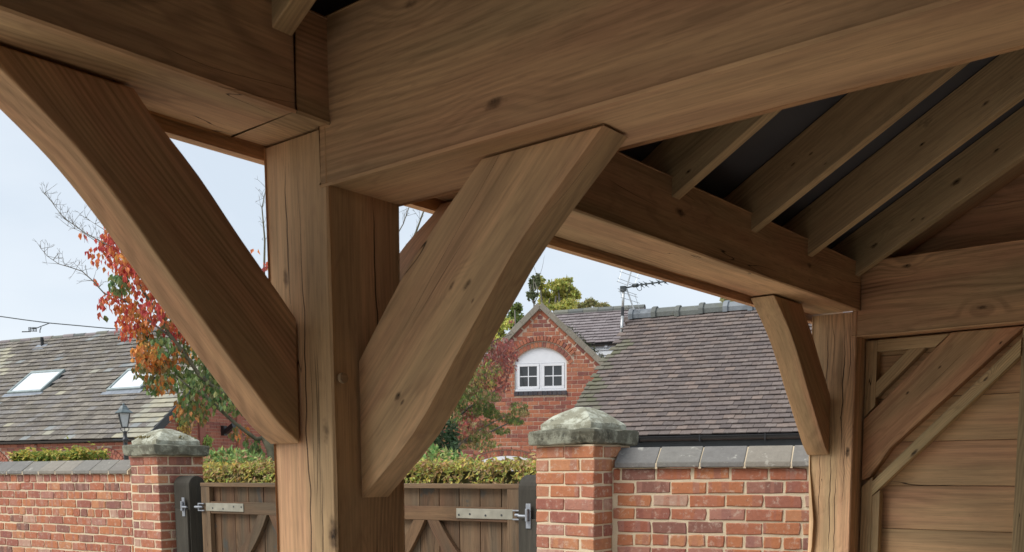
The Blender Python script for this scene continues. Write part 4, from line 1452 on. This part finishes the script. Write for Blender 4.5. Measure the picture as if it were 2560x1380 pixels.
back.prism([TB @ Vector((RS0, 2 * run, 0)), TB @ Vector((RS0, run, hz)), TB @ Vector((RS0, run, hz - .06)), TB @ Vector((RS0, 2 * run, -.06))], TB.to_3x3() @ Vector((RS1 - RS0, 0, 0)))
back.build('rear_roof', MAT['tile_rb'], rb)
gu = MB()
pts = []
for q in range(9):
    an = math.radians(180 + 180 * q / 8)
    pts.append(Vector((RS0 - .05, -.055 + .062 * math.cos(an), -.02 + .062 * math.sin(an))))
pts += [p + Vector((0, 0, .004)) for p in (Vector((RS0 - .05, .0, -.018)), Vector((RS0 - .05, -.11, -.018)))]
gu.prism([TB @ p for p in pts], TB.to_3x3() @ Vector((RS1 - RS0 + .1, 0, 0)))
gu.box(RS0 - .05, RS1 + .05, -.124, -.112, -.02, -.006, TB)
gut = gu.build('gutter', MAT['black'], rb)
bk_ = MB()
for k in range(9):
    s = RS0 + .4 + k * .95
    bk_.box(s, s + .022, -.128, .02, -.096, .004, TB)
bk_.build('gutter_bracket', MAT['black'], rb)
MB().box(RS0, RS1, .01, .03, -.20, -.02, TB).build('fascia', MAT['iron'], rb)

# ---- gabled brick house in the middle
HO = at(1350, 1193, 20.5)
HO.z = 0
HPSI = -62
TH = frame(HO, HPSI)
house = thing('gabled_house', 'orange brick house with arched white casement window in a pointed gable', 'house', HO)
def hloc(x, y):
    """pixel -> (s, z) on the gable wall plane"""
    q = ray(x, y)
    n = TH.to_3x3() @ Vector((0, 1, 0))
    P = CAM + q * ((HO - CAM).dot(n) / q.dot(n))
    l = TH.inverted() @ P
    return l.x, l.z
aps, apz = hloc(1350, 764)
es, ez = hloc(1508, 912)
wl, wzb = hloc(1287, 979)
wr_, wzt = hloc(1416, 901)
_, tz = hloc(1351, 869)
sp = (wl + wr_) / 2
hw = es - aps
SL = (apz - ez) / hw
el = 2 * aps - es
SW0, SW1 = -2.6, hw - .02
def gable_top(s):
    return apz - abs(s - aps) * SL
# window arch geometry: circle through (wl, wzt) (wr, wzt) with crown tz
ch = (wr_ - wl) / 2
rise = tz - wzt
ARC = (ch * ch + rise * rise) / (2 * rise)
acz = tz - ARC
def in_arch(s, z, grow):
    return math.hypot(s - sp, z - acz) < ARC + grow and z > wzt - .12
# lower arch
_, lz = hloc(1265, 1140)
ls, _ = hloc(1268, 1140)
lch, lrise = .82, .20
lARC = (lch * lch + lrise * lrise) / (2 * lrise)
lcz = lz - lARC
def in_low(s, z, grow):
    return math.hypot(s - ls, z - lcz) < lARC + grow and abs(s - ls) < lch + grow * .9
def cut(iv, lo, hi):
    """remove [lo, hi] from a list of intervals"""
    out = []
    for a, b in iv:
        if b <= lo or a >= hi:
            out.append((a, b))
        else:
            if lo - a > .035:
                out.append((a, lo))
            if b - hi > .035:
                out.append((hi, b))
    return out
bl = []
for s, z, w_, h_ in rows(SW0, SW1, .75, apz, .085, .235, .009, 0, .004):
    iv = [(s - w_ / 2, s + w_ / 2)]
    zt_ = z + h_ / 2
    if zt_ > gable_top(el) - .02:
        lim = max(0, (apz - zt_ - .150) / SL)
        iv = cut(cut(iv, -9, aps - lim), aps + lim, 9)
    if wzb - .10 < z < wzt:
        iv = cut(iv, wl - .008, wr_ + .008)
    R_ = ARC + .235
    if z > wzt - .06 and abs(z - acz) < R_:
        hx = math.sqrt(R_ ** 2 - (z - acz) ** 2)
        hx = min(hx, ch + .16)
        iv = cut(iv, sp - hx, sp + hx)
    R_ = lARC + .19
    if z < lz + .2 and z > lz - lrise - .3 and abs(z - lcz) < R_:
        hx = min(math.sqrt(R_ ** 2 - (z - lcz) ** 2), lch + .12)
        iv = cut(iv, ls - hx, ls + hx)
    elif z < lz - lrise:
        iv = cut(iv, ls - lch, ls + lch)
    for a, b in iv:
        bl.append(((a + b) / 2, z, b - a, h_))
lay(house, TH, bl, MAT['brick_house'], .05, True, 300, .004)
# mortar core with the outline of wall and gable, set just behind the brick faces
arcp = [(sp + ch * (-1 + 2 * k / 16), acz + math.sqrt(max(0, ARC ** 2 - (ch * (-1 + 2 * k / 16)) ** 2))) for k in range(17)]
core = MB()
dv = TH.to_3x3() @ Vector((0, .25, 0))
for pl in ([(SW0, 0), (wl, 0), (wl, gable_top(wl) - .03), (el, gable_top(el)), (SW0, gable_top(el))],
           [(wr_, 0), (SW1, 0), (SW1, ez + .02), (wr_, gable_top(wr_) - .03)],
           [(wl, 0), (wr_, 0), (wr_, wzb - .06), (wl, wzb - .06)],
           [(wl, gable_top(wl) - .03)] + arcp[:9] + [(sp, gable_top(sp) - .03)],
           [(sp, gable_top(sp) - .03)] + arcp[8:] + [(wr_, gable_top(wr_) - .03)]):
    core.prism([TH @ Vector((s, .006, z)) for s, z in pl], dv)
core.prism([TH @ Vector((s, .007, z)) for s, z in ((sp - .2, gable_top(sp - .2) - .03), (sp + .2, gable_top(sp + .2) - .03), (aps, apz - .03))], dv)
core.box(wl - .1, wr_ + .1, .20, .24, wzb - .2, tz + .1, TH)
core.build('wall', MAT['mortar_h'], house)
# bricks along the gable slopes
n_ = int(math.hypot(hw, apz - ez) / .245)
sl = MB()
for sg in (-1, 1):
    for k in range(n_):
        t = (k + .5) / n_ * hw
        s, z = aps + sg * t, gable_top(aps + t) - .10
        T = TH @ Matrix.Translation((s, -.004, z)) @ Matrix.Rotation(sg * math.atan(SL), 4, 'Y')
        obj('verge_brick', brick_me('hv', .225, .09, .05, MAT['brick_house'], False, .004), house, T)
# arch rings
def ring(parent, T, cs, cz, R0, hgt, half, n, y, mat, d=.10, name='arch_brick'):
    a0 = math.asin(min(.999, half / R0))
    for k in range(n):
        an = -a0 + 2 * a0 * (k + .5) / n
        w2 = 2 * a0 * (R0 + hgt / 2) / n - .010
        s, z = cs + (R0 + hgt / 2) * math.sin(an), cz + (R0 + hgt / 2) * math.cos(an)
        M_ = T @ Matrix.Translation((s, y, z)) @ Matrix.Rotation(an, 4, 'Y')
        obj(name, brick_me('arch' + mat.name, w2, hgt - .010, d, mat, False, .003), parent, M_)
ring(house, TH, sp, acz, ARC + .004, .115, ch + .06, 19, -.006, MAT['brick_house'])
ring(house, TH, sp, acz, ARC + .135, .11, ch + .10, 22, -.035, MAT['brick_house'])
ring(house, TH, ls, lcz, lARC + .004, .12, lch, 24, -.006, MAT['brick_house'])
ring(house, TH, ls, lcz, lARC + .135, .06, lch + .06, 9, -.03, MAT['brick_barn'])
P = [(ls - lch, lz - .9), (ls + lch, lz - .9), (ls + lch, lz - lrise)]
for k in range(13):
    a = lch - 2 * lch * k / 12
    P.append((ls + a, lcz + math.sqrt(lARC ** 2 - a * a)))
MB().prism([TH @ Vector((s, -.004, z)) for s, z in P], TH.to_3x3() @ Vector((0, .06, 0))).build('door_tympanum', MAT['upvc'], house)
# window
wv = thing
wf = MB()
WT = TH @ Matrix.Translation((0, .045, 0))
P = [(wl, wzt - .005)] + [(sp + ch * (-1 + 2 * k / 16), acz + math.sqrt(max(0, ARC ** 2 - (ch * (-1 + 2 * k / 16)) ** 2))) for k in range(17)] + [(wr_, wzt - .005)]
MB().prism([WT @ Vector((s, .0, z)) for s, z in P], TH.to_3x3() @ Vector((0, .05, 0))).build('tympanum', MAT['upvc'], house)
win = MB()
b_ = .045
win.box(wl, wr_, -.004, .06, wzt - .04, wzt - .006, WT)
win.box(wl - .01, wr_ + .01, -.03, .06, wzb, wzb + .045, WT)
win.box(wl, wl + b_, -.004, .06, wzb + .046, wzt - .041, WT)
win.box(wr_ - b_, wr_, -.004, .06, wzb + .046, wzt - .041, WT)
win.box(sp - .022, sp + .022, -.004, .06, wzb + .046, wzt - .041, WT)
wobj = win.build('window', MAT['upvc'], house)
mod_bevel(wobj, .004)
for a, b in ((wl + b_ + .003, sp - .025), (sp + .025, wr_ - b_ - .003)):
    z0, z1 = wzb + .050, wzt - .045
    sash = MB()
    f_ = .055
    sash.box(a, b, -.014, .03, z0, z0 + f_, WT)
    sash.box(a, b, -.014, .03, z1 - f_, z1, WT)
    sash.box(a, a + f_, -.014, .03, z0 + f_ + .001, z1 - f_ - .001, WT)
    sash.box(b - f_, b, -.014, .03, z0 + f_ + .001, z1 - f_ - .001, WT)
    m_ = (a + b) / 2
    zm = (z0 + z1) / 2
    sash.box(m_ - .011, m_ + .011, -.004, .02, z0 + f_ + .001, z1 - f_ - .001, WT)
    sash.box(a + f_ + .001, b - f_ - .001, -.003, .019, zm - .011, zm + .011, WT)
    mod_bevel(sash.build('sash', MAT['upvc'], wobj), .004)
    for c0, c1 in ((a + f_, m_ - .011), (m_ + .011, b - f_)):
        for d0, d1 in ((z0 + f_, zm - .011), (zm + .011, z1 - f_)):
            MB().box(c0, c1, .008, .014, d0, d1, WT).build('pane', MAT['glass_dark'], wobj)
# blue brick sill
for k in range(11):
    u_ = (wr_ - wl + .03) / 11
    obj('sill_brick', brick_me('sill', u_ - .006, .085, .10, MAT['brick_blue'], False, .002), house, TH @ Matrix.Translation((wl - .015 + (k + .5) * u_, -.025, wzb - .048)))
# verge slabs and gable roof
for sg in (-1, 1):
    L_ = math.hypot(hw, apz - ez)
    n = 7
    for k in range(n):
        t0, t1 = k / n, (k + 1) / n
        o0 = Vector((aps + sg * hw * t0, 0, gable_top(aps + hw * t0)))
        o1 = Vector((aps + sg * hw * t1, 0, gable_top(aps + hw * t1)))
        nrm = Vector((sg * SL, 0, 1)).normalized()
        j0 = U(-.004, .004)
        P = [o0 + nrm * (-.05 + j0), o1 + nrm * (-.05 + j0), o1 + nrm * (.07 + j0), o0 + nrm * (.07 + j0)]
        mb = MB().prism([TH @ (p + Vector((0, -.07, 0))) for p in P], TH.to_3x3() @ Vector((0, .30, 0)))
        me = mesh('verge_slab', mb.V, mb.F, MAT['verge'])
        bmesh_fix(me)
        mod_bevel(obj('verge_slab', me, house), .008)
wing = {}
for sg in (-1, 1):
    # roof slopes of the wing run back from the gable
    Tn = frame(TH @ Vector((es if sg > 0 else el, .22, ez + .02)), HPSI + (90 if sg > 0 else -90))
    if sg < 0:
        Tn = frame(TH @ Vector((el, 2.4, ez + .02)), HPSI - 90)
    tiled_roof(house, Tn.translation, HPSI + (90 if sg > 0 else -90), math.degrees(math.atan(SL)), math.hypot(hw, apz - ez) - .01, 0, 2.2, 14, .16, .016, lambda s, y: MAT['tile_h2'], 'h2w', 0)
# main range behind
MRE = at(1510, 857, 22.6)
MPS, MPIT = -72.0, 40.0
qt = at(1490, 772, 24.0)
Tm = frame(MRE, MPS)
mL = None
for k in range(100):
    l_ = .5 + k * .05
    P = MRE + (Tm.to_3x3() @ Vector((0, math.cos(math.radians(MPIT)), 0))) * l_ + Vector((0, 0, math.sin(math.radians(MPIT)) * l_))
    if proj(P)[1] < 775:
        mL = l_
        break
mL = mL or 1.5
TMR = tiled_roof(house, MRE, MPS, MPIT, mL, -2.2, .72, 12, .165, .016, lambda s, y: MAT['tile_h2'], 'h2m', 150, lift=.010)
ridge_tiles(house, TMR, mL - .01, -1.6, .72, .42, [MAT['ridge']], .10, collar=False)
TCL = Tm @ Matrix.Translation((0, .10, 0))
MB().box(-1.2, 1.0, .02, .3, -MRE.z, .05, TCL).build('rear_wall', MAT['mortar_h'], house)
for k in range(7):
    MB().prism([TCL @ Vector((-1.2, .018, -.05 - k * .11)), TCL @ Vector((-1.2, -.006, -.158 - k * .11)), TCL @ Vector((-1.2, .018, -.158 - k * .11))], TCL.to_3x3() @ Vector((2.2, 0, 0))).build('cladding_board', MAT['clad'], house)
MB().tube([TCL @ Vector((-1.25, -.07, -.005)), TCL @ Vector((.8, -.07, -.005))], .035, 8).build('gutter', MAT['black'], house)
bx = TCL @ Vector((.0, -.03, -.06))
MB().box(-.03, .03, -.05, .0, -.10, -.04, Tm @ Matrix.Translation((.03, .10, 0))).build('alarm_box', MAT['upvc'], house)
# fern and moss in the valley gutter
fo = Foliage()
for k in range(170):
    t = U(.35, .95)
    P = TH @ Vector((aps + hw * t + U(.02, .12), U(.25, .6), gable_top(aps + hw * t) + U(.02, .10)))
    fo.leaf(P, U(.06, .12), U(.012, .03), pick([(.07, .08, .04), (.10, .11, .06), (.045, .05, .03)]), rv() + Vector((0, 0, .3)))
tag(fo.build('valley_moss', house), kind='stuff')

# ---- long barn on the left
LE = at(365, 1095, 21.6)
LPSI, LPIT = -75.5, 38.0
TLH = frame(LE, LPSI)
LLEN = 5.12
ncol0 = -11.5
barn = thing('brick_barn', 'long brick barn with lichened grey slate roof and two rooflights, seen at the left', 'house', LE)
UPv = TLH @ Matrix.Rotation(math.radians(LPIT), 4, 'X')
def lh_loc(x, y):
    n = UPv.to_3x3() @ Vector((0, 0, 1))
    q = ray(x, y)
    P = CAM + q * ((LE - CAM).dot(n) / q.dot(n))
    l = UPv.inverted() @ P
    return l.x, l.y
lights = []
for pts in (((28, 985), (107, 985), (160, 930), (80, 933)), ((276, 978), (366, 978), (392, 925), (322, 926))):
    L4 = [lh_loc(*p) for p in pts]
    lights.append((min(L4[0][0], L4[3][0]) * .5 + max(L4[0][0], L4[3][0]) * .5, (L4[1][0] + L4[2][0]) / 2, (L4[0][1] + L4[1][1]) / 2, (L4[2][1] + L4[3][1]) / 2))
def lh_skip(s, y):
    return any(a - .05 < s < b + .05 and c - .02 < y < d + .02 for a, b, c, d in lights)
palebits = set()
pb_px = [(620, 700), (590, 850), (1080, 660)]
def lh_mat(s, y):
    d = -s
    if d < .95 and (int(y / .2) * 37 + int(d * 3)) % 10 < (8 if y < 1.6 else 5):
        return MAT['slate_pale']
    if y > 2.6 and d < 1.3 and RND() < .6:
        return MAT['slate_pale']
    px = proj(UPv @ Vector((s, y, 0)))
    if px[0] < 24 and 875 < px[1] < 945 and RND() < .85:
        return MAT['slate_pale']
    return MAT['slate_pale'] if RND() < .008 else (MAT['slate_blue'] if RND() < .03 else MAT['slate_lh'])
tiled_roof(barn, LE, LPSI, LPIT, LLEN, ncol0, -.01, 26, .255, .014, lh_mat, 'lh', 300, .05, lh_skip, 'slate', .017)
ridge_tiles(barn, UPv, LLEN, ncol0, .0, .45, [MAT['tile_h2'], MAT['ridge']], .07, collar=False)
for i, (a, b, c, d) in enumerate(lights):
    rl = MB()
    e = .07
    for q in ((a, b, c, c + e), (a, b, d - e * 1.3, d), (a, a + e, c + e + .001, d - e * 1.3 - .001), (b - e, b, c + e + .001, d - e * 1.3 - .001)):
        rl.box(q[0], q[1], q[2], q[3], .0, .085, UPv)
    f_ = rl.build('rooflight', MAT['frame_grey'], barn)
    mod_bevel(f_, .012)
    MB().box(a + e, b - e, c + e, d - e * 1.3, .055, .062, UPv).build('pane', MAT['glass_painted_sky'], f_)
    MB().box(a - .10, b + .08, c - .16, c - .002, .025, .040, UPv).build('flashing', MAT['lead'], f_)
# vent pipe
vs, vy = lh_loc(106, 866)
vp_ = UPv @ Vector((vs, vy, 0))
vb = MB().tube([vp_, vp_ + Vector((0, 0, .26))], .045, 10)
vb.tube([vp_ + Vector((0, 0, .16)), vp_ + Vector((0, 0, .19))], .055, 10)
v_ = vb.build('vent_pipe', MAT['black'], barn)
MB().box(vs - .22, vs + .22, vy - .20, vy + .08, .024, .034, UPv).build('flashing', MAT['lead'], v_)
# barge board
bb = MB().prism([UPv @ Vector((.0, -.02, -.14)), UPv @ Vector((.0, LLEN, -.14)), UPv @ Vector((.0, LLEN, .035)), UPv @ Vector((.0, -.02, .035))], TLH.to_3x3() @ Vector((.03, 0, 0)))
bb.build('barge_board', MAT['iron'], barn)
lrun, lrise_ = LLEN * math.cos(math.radians(LPIT)), LLEN * math.sin(math.radians(LPIT))
body = MB().box(ncol0, -.14, .21, 2 * lrun - .2, -LE.z, -.08, TLH)
body.prism([TLH @ Vector((ncol0, .22, -.09)), TLH @ Vector((ncol0, 2 * lrun - .22, -.09)), TLH @ Vector((ncol0, lrun, lrise_ - .22))], TLH.to_3x3() @ Vector((-ncol0 - .141, 0, 0)))
body.build('wall', MAT['mortar_h'], barn)
MB().prism([TLH @ Vector((ncol0, 2 * lrun, 0)), TLH @ Vector((ncol0, lrun, lrise_)), TLH @ Vector((ncol0, lrun, lrise_ - .06)), TLH @ Vector((ncol0, 2 * lrun, -.06))], TLH.to_3x3() @ Vector((-ncol0, 0, 0))).build('rear_roof', MAT['slate_lh'], barn)
def lwloc(x, y):
    n = TLH.to_3x3() @ Vector((0, 1, 0))
    q = ray(x, y)
    o = TLH @ Vector((0, .2, 0))
    l = TLH.inverted() @ (CAM + q * ((o - CAM).dot(n) / q.dot(n)))
    return l.x, l.z
TLF = TLH @ Matrix.Translation((0, .2, 0))
arches = []
for cx, ytop in ((264, 1143), (-22, 1143)):
    s, z = lwloc(cx, ytop)
    arches.append((s, z))
AH, AR = .52, .36
AA = (AH * AH + AR * AR) / (2 * AR)
def in_la(s, z):
    return any(math.hypot(s - a, z - (b - AA)) < AA + .26 and z > b - .75 for a, b in arches)
bl = [q for q in rows(ncol0, -.14, -1.0, -.10, .085, .235, .010, 0, .004) if not in_la(q[0], q[1])]
gab = []
TG = frame(TLH @ Vector((-.13, 0, 0)), LPSI + 90)
lay(barn, TLF, bl, MAT['brick_barn'], .03, True, 110, .004)
for a, b in arches:
    ring(barn, TLF, a, b - AA, AA + .004, .115, AH + .02, 17, -.008, MAT['brick_barn'])
    ring(barn, TLF, a, b - AA, AA + .128, .10, AH + .12, 19, -.03, MAT['brick_barn'])
    P = [(a - AH, b - 1.2), (a + AH, b - 1.2)] + [(a + AH - 2 * AH * k / 12, b - AA + math.sqrt(max(0, AA ** 2 - (AH - 2 * AH * k / 12) ** 2))) for k in range(13)]
    gl_ = MB().prism([TLF @ Vector((s, -.002, z)) for s, z in P], TLF.to_3x3() @ Vector((0, .01, 0))).build('window', MAT['glass_dark'], barn)
    fr = MB()
    fr.box(a - .025, a + .025, -.03, -.004, b - 1.2, b - .01, TLF)
    prev = None
    for k in range(13):
        s = a + AH - 2 * AH * k / 12
        p = TLF @ Vector((s, -.015, b - AA + math.sqrt(max(0, AA ** 2 - (AH - 2 * AH * k / 12) ** 2)) - .012))
        if prev:
            fr.tube([prev, p], .025, 5)
        prev = p
    fr.build('window_frame', plain('brown_frame', (.10, .05, .035), .6), gl_)
pil = MB()
ps, _ = lwloc(79, 1110)
pilq = [q for q in rows(ps - .17, ps + .17, -1.0, -.10, .085, .235, .010, 0, .003)]
for q in pilq:
    obj('pier_brick', brick_me('pier', q[2], q[3], .06, MAT['brick_barn'], False, .003), barn, TLF @ Matrix.Translation((q[0], -.07, q[1])))
MB().box(ps - .17, ps + .17, -.064, .0, -2.4, -.10, TLF).build('pier_mortar', MAT['mortar_h'], barn)
# gable end
bl = []
for q in rows(.24, 2 * lrun - .24, -1.7, lrise_ - .3, .080, .235, .010, 0, .004):
    topz = (lrise_ - .26) - abs(q[0] - lrun) * math.tan(math.radians(LPIT))
    if q[1] + .04 < topz:
        bl.append(q)
lay(barn, TG, bl, MAT['brick_barn'], .03, True, 190, .003)
pxs = lambda x, y: (lambda q: (TG.inverted() @ (CAM + q * ((TG.translation - CAM).dot(TG.to_3x3() @ Vector((0, 1, 0))) / q.dot(TG.to_3x3() @ Vector((0, 1, 0)))))))(ray(x, y))
for xx in (498, 592):
    pc = pxs(xx + 4, 1060).x
    MB().box(pc - .10, pc + .10, -.055, .02, -2.3, .9 if xx < 550 else .75, TG).build('pilaster', MAT['brick_barn'], barn)
# floodlight on the gable end
fl = pxs(556, 1075)
flb = MB().box(fl.x - .06, fl.x + .06, -.10, -.005, fl.z - .14, fl.z + .10, TG)
flb.prism([TG @ Vector((fl.x - .05, -.10, fl.z)), TG @ Vector((fl.x - .05, -.34, fl.z + .16)), TG @ Vector((fl.x - .05, -.38, fl.z + .05)), TG @ Vector((fl.x - .05, -.12, fl.z - .10))], TG.to_3x3() @ Vector((.12, 0, 0)))
fl_ = flb.build('floodlight', MAT['black'])
tag(fl_, 'black floodlight fixed to the barn end wall', 'light')
# climber sprigs on the gable end
for label, parts in (('thin yellow climber trailing up the barn end wall above the mossy cap', ((450, 1050, 12, 26, 90, GOLDS + [(.42, .44, .10)]), (462, 1072, 9, 20, 70, GOLDS))),
                     ('small bright green climber sprig on the barn end wall beside the mossy cap', ((515, 1100, 14, 16, 110, [(.24, .34, .09), (.32, .42, .11)]), (508, 1113, 10, 9, 40, [(.20, .28, .08)])))):
    fo = Foliage()
    for (x, y, rx, ry, n, pal) in parts:
        for k in range(n):
            v = rv()
            l = pxs(x + v.x * rx, y + v.y * ry)
            fo.leaf(TG @ Vector((l.x, -.06 + U(-.05, .05), l.z)), U(.06, .11), U(.04, .06), pick(pal), Vector((0, 0, -1)) + rv() * .6)
    tag(fo.build('wall_climber', None), label, 'climber')

# ------------------------------------------------------------------ lamp post
LD = 16.5
lp = at(318, 1193, LD)
lamp = thing('lamp_post', 'black Victorian style lamp post with glazed lantern behind the left wall', 'lamp post', (lp.x, lp.y, 0))
k_ = LD / FPX
def lpz(y):
    return at(318, y, LD).z
c0 = (lp.x, lp.y, 0)
pp = MB().lathe([(.08, 0), (.08, .3), (.045, .45), (.040, lpz(1122)), (.048, lpz(1120)), (.048, lpz(1117)), (.036, lpz(1115)), (.034, lpz(1104)), (.055, lpz(1102)), (.055, lpz(1098)), (.034, lpz(1096)), (.030, lpz(1082)), (.040, lpz(1080)), (.018, lpz(1078))], c0, 12)
pp.build('post', MAT['iron'], lamp, None, True)
sx = CR.copy()
sx.z = 0
sx.normalize()
bar_ = MB().tube([Vector((lp.x, lp.y, lpz(1100))) - sx * .21, Vector((lp.x, lp.y, lpz(1100))) + sx * .06], [.012, .016], 6)
bar_.build('ladder_bar', MAT['iron'], lamp)
fr = MB()
yaw_ = math.radians(20)
def sqp(r, z):
    return [Vector((lp.x + r * math.cos(yaw_ + a * math.pi / 2), lp.y + r * math.sin(yaw_ + a * math.pi / 2), z)) for a in range(4)]
b0, b1 = sqp(.062, lpz(1069)), sqp(.125, lpz(1034))
for i in range(4):
    fr.tube([b0[i], b1[i]], .010, 5)
    fr.tube([b1[i], b1[(i + 1) % 4]], .010, 5)
    fr.tube([b0[i], b0[(i + 1) % 4]], .009, 5)
for sg in (-1, 1):
    fr.tube([Vector((lp.x, lp.y, lpz(1069))) + sx * sg * .055, Vector((lp.x, lp.y, lpz(1073))) + sx * sg * .075, Vector((lp.x, lp.y, lpz(1078))) + sx * sg * .05, Vector((lp.x, lp.y, lpz(1081)))], .007, 5)
fr.tube([Vector((lp.x, lp.y, lpz(1081))), Vector((lp.x, lp.y, lpz(1064)))], .006, 5)
fr.build('lantern_frame', MAT['iron'], lamp)
gp = MB()
for i in range(4):
    j = (i + 1) % 4
    gp.add([b0[i], b0[j], b1[j], b1[i]], [(0, 1, 2, 3)])
gp.build('lantern_glass', MAT['glass_lamp'], lamp)
rf_ = MB().lathe([(.150, lpz(1034)), (.150, lpz(1032)), (.085, lpz(1025)), (.078, lpz(1022)), (.060, lpz(1019)), (.050, lpz(1016)), (.018, lpz(1014)), (.022, lpz(1012)), (.012, lpz(1009))], c0, 8)
rf_.build('lantern_roof', plain('lantern_top', (.09, .12, .13), .45, .5, 0, .3), lamp, None, False)

# ------------------------------------------------------------------ television aerials and cable
AD = 17.5
ta = thing('tv_aerial', 'tall television aerial with grid reflector on a mast above the tiled roofs', 'aerial', at(1553, 838, AD))
A_ = lambda x, y, d=0: at(x, y, AD + d)
mm = MB().tube([A_(1553, 842), A_(1556, 790)], .028, 8)
mm.build('mast', MAT['alu'], ta, None, True)
MB().tube([A_(1556, 790), A_(1557, 768)], .029, 8).build('mast_sleeve', MAT['black'], ta)
MB().tube([A_(1557, 768), A_(1559, 724)], .024, 8).build('mast', MAT['alu'], ta, None, True)
cl_ = MB().box(-.05, .05, -.04, .04, -.045, .045, Matrix.Translation(A_(1558, 722)) @ frame((0, 0, 0), -70).to_3x3().to_4x4())
cl_.build('clamp', MAT['aerial'], ta)
bo = MB().tube([A_(1556, 722), A_(1568, 719), A_(1600, 712, -.3), A_(1668, 703, -.9)], .013, 6)
bo.tube([A_(1583, 714, -.15), A_(1594, 713, -.25)], .035, 8)
bo.build('boom', MAT['aerial'], ta)
di = MB()
for i, (x, y) in enumerate(((1604, 712), (1615, 711), (1631, 708), (1647, 706), (1663, 704))):
    c = A_(x, y, -.3 - .6 * (x - 1600) / 68)
    for sg in (-1, 1):
        for tt in (.6, 1):
            di.tube([c, A_(x - sg * 3 * tt, y - sg * 4, -.3 - .6 * (x - 1600) / 68), A_(x - sg * 8 * tt, y - sg * 8 * tt, -.3 - .6 * (x - 1600) / 68)], [.014, .006, .003], 5)
    di.tube([c - Vector((0, 0, .03)), c + Vector((0, 0, .03))], .016, 6)
di.tube([A_(1590, 716, -.2), A_(1594, 724, -.2), A_(1599, 727, -.2), A_(1604, 724, -.2), A_(1603, 717, -.2)], .006, 5)
di.tube([A_(1586, 711, -.2), A_(1579, 713, -.2), A_(1572, 710, -.2)], .005, 5)
di.build('director', MAT['aerial'], ta)
re = MB()
for pts in (((1567, 718), (1578, 678)), ((1567, 722), (1577, 752), (1585, 774))):
    re.tube([A_(*p) for p in pts], .013, 6)
re.build('reflector_spine', MAT['alu'], ta)
rg = MB()
for a, b in (((1549, 678), (1599, 697)), ((1544, 695), (1586, 711)), ((1542, 703), (1568, 713)), ((1544, 721), (1592, 737)), ((1546, 728), (1594, 743)), ((1552, 743), (1599, 758)), ((1560, 766), (1606, 781)), ((1556, 672), (1547, 704)), ((1596, 683), (1588, 710)), ((1547, 722), (1554, 740)), ((1587, 736), (1600, 778))):
    d0, d1 = (-.25, .25) if abs(b[0] - a[0]) > 15 else ((-.22, -.22) if a[0] < 1570 else (.22, .22))
    rg.tube([A_(*a, d0 * .5), A_(*b, d1 * .5)], .0045, 5)
rg.build('reflector_rod', MAT['alu'], ta)

ya = thing('tv_aerial', 'small television aerial lying low on the barn ridge', 'aerial', at(85, 830, 24.3))
Y_ = lambda x, y, d=0: at(x, y, 24.3 + d)
yb = MB()
yb.tube([Y_(100, 832), Y_(100, 825), Y_(103, 818)], .012, 5)
yb.tube([Y_(75, 822), Y_(92, 820), Y_(123, 808)], .012, 5)
yb.tube([Y_(55, 829.5), Y_(76, 829)], .014, 5)
for x in (72, 76, 83, 90):
    yb.tube([Y_(x, 818.5), Y_(x + 1, 829)], .009, 5)
for y in (818.5, 822, 825, 828):
    yb.tube([Y_(71, y), Y_(92, y + .6)], .008, 5)
yb.build('aerial_frame', MAT['aerial'], ya)
wi = MB()
wp = [at(-60, 784, 26), at(0, 791, 26), at(60, 799.5, 26), at(122, 807.5, 26), at(200, 814.5, 26), at(265, 820.5, 26), at(330, 824.5, 26), at(420, 829, 26)]
wi.tube(wp, .014, 5)
wc = wi.build('overhead_cable', MAT['aerial'])
tag(wc, 'thin overhead cable crossing the sky above the barn roof', 'cable')
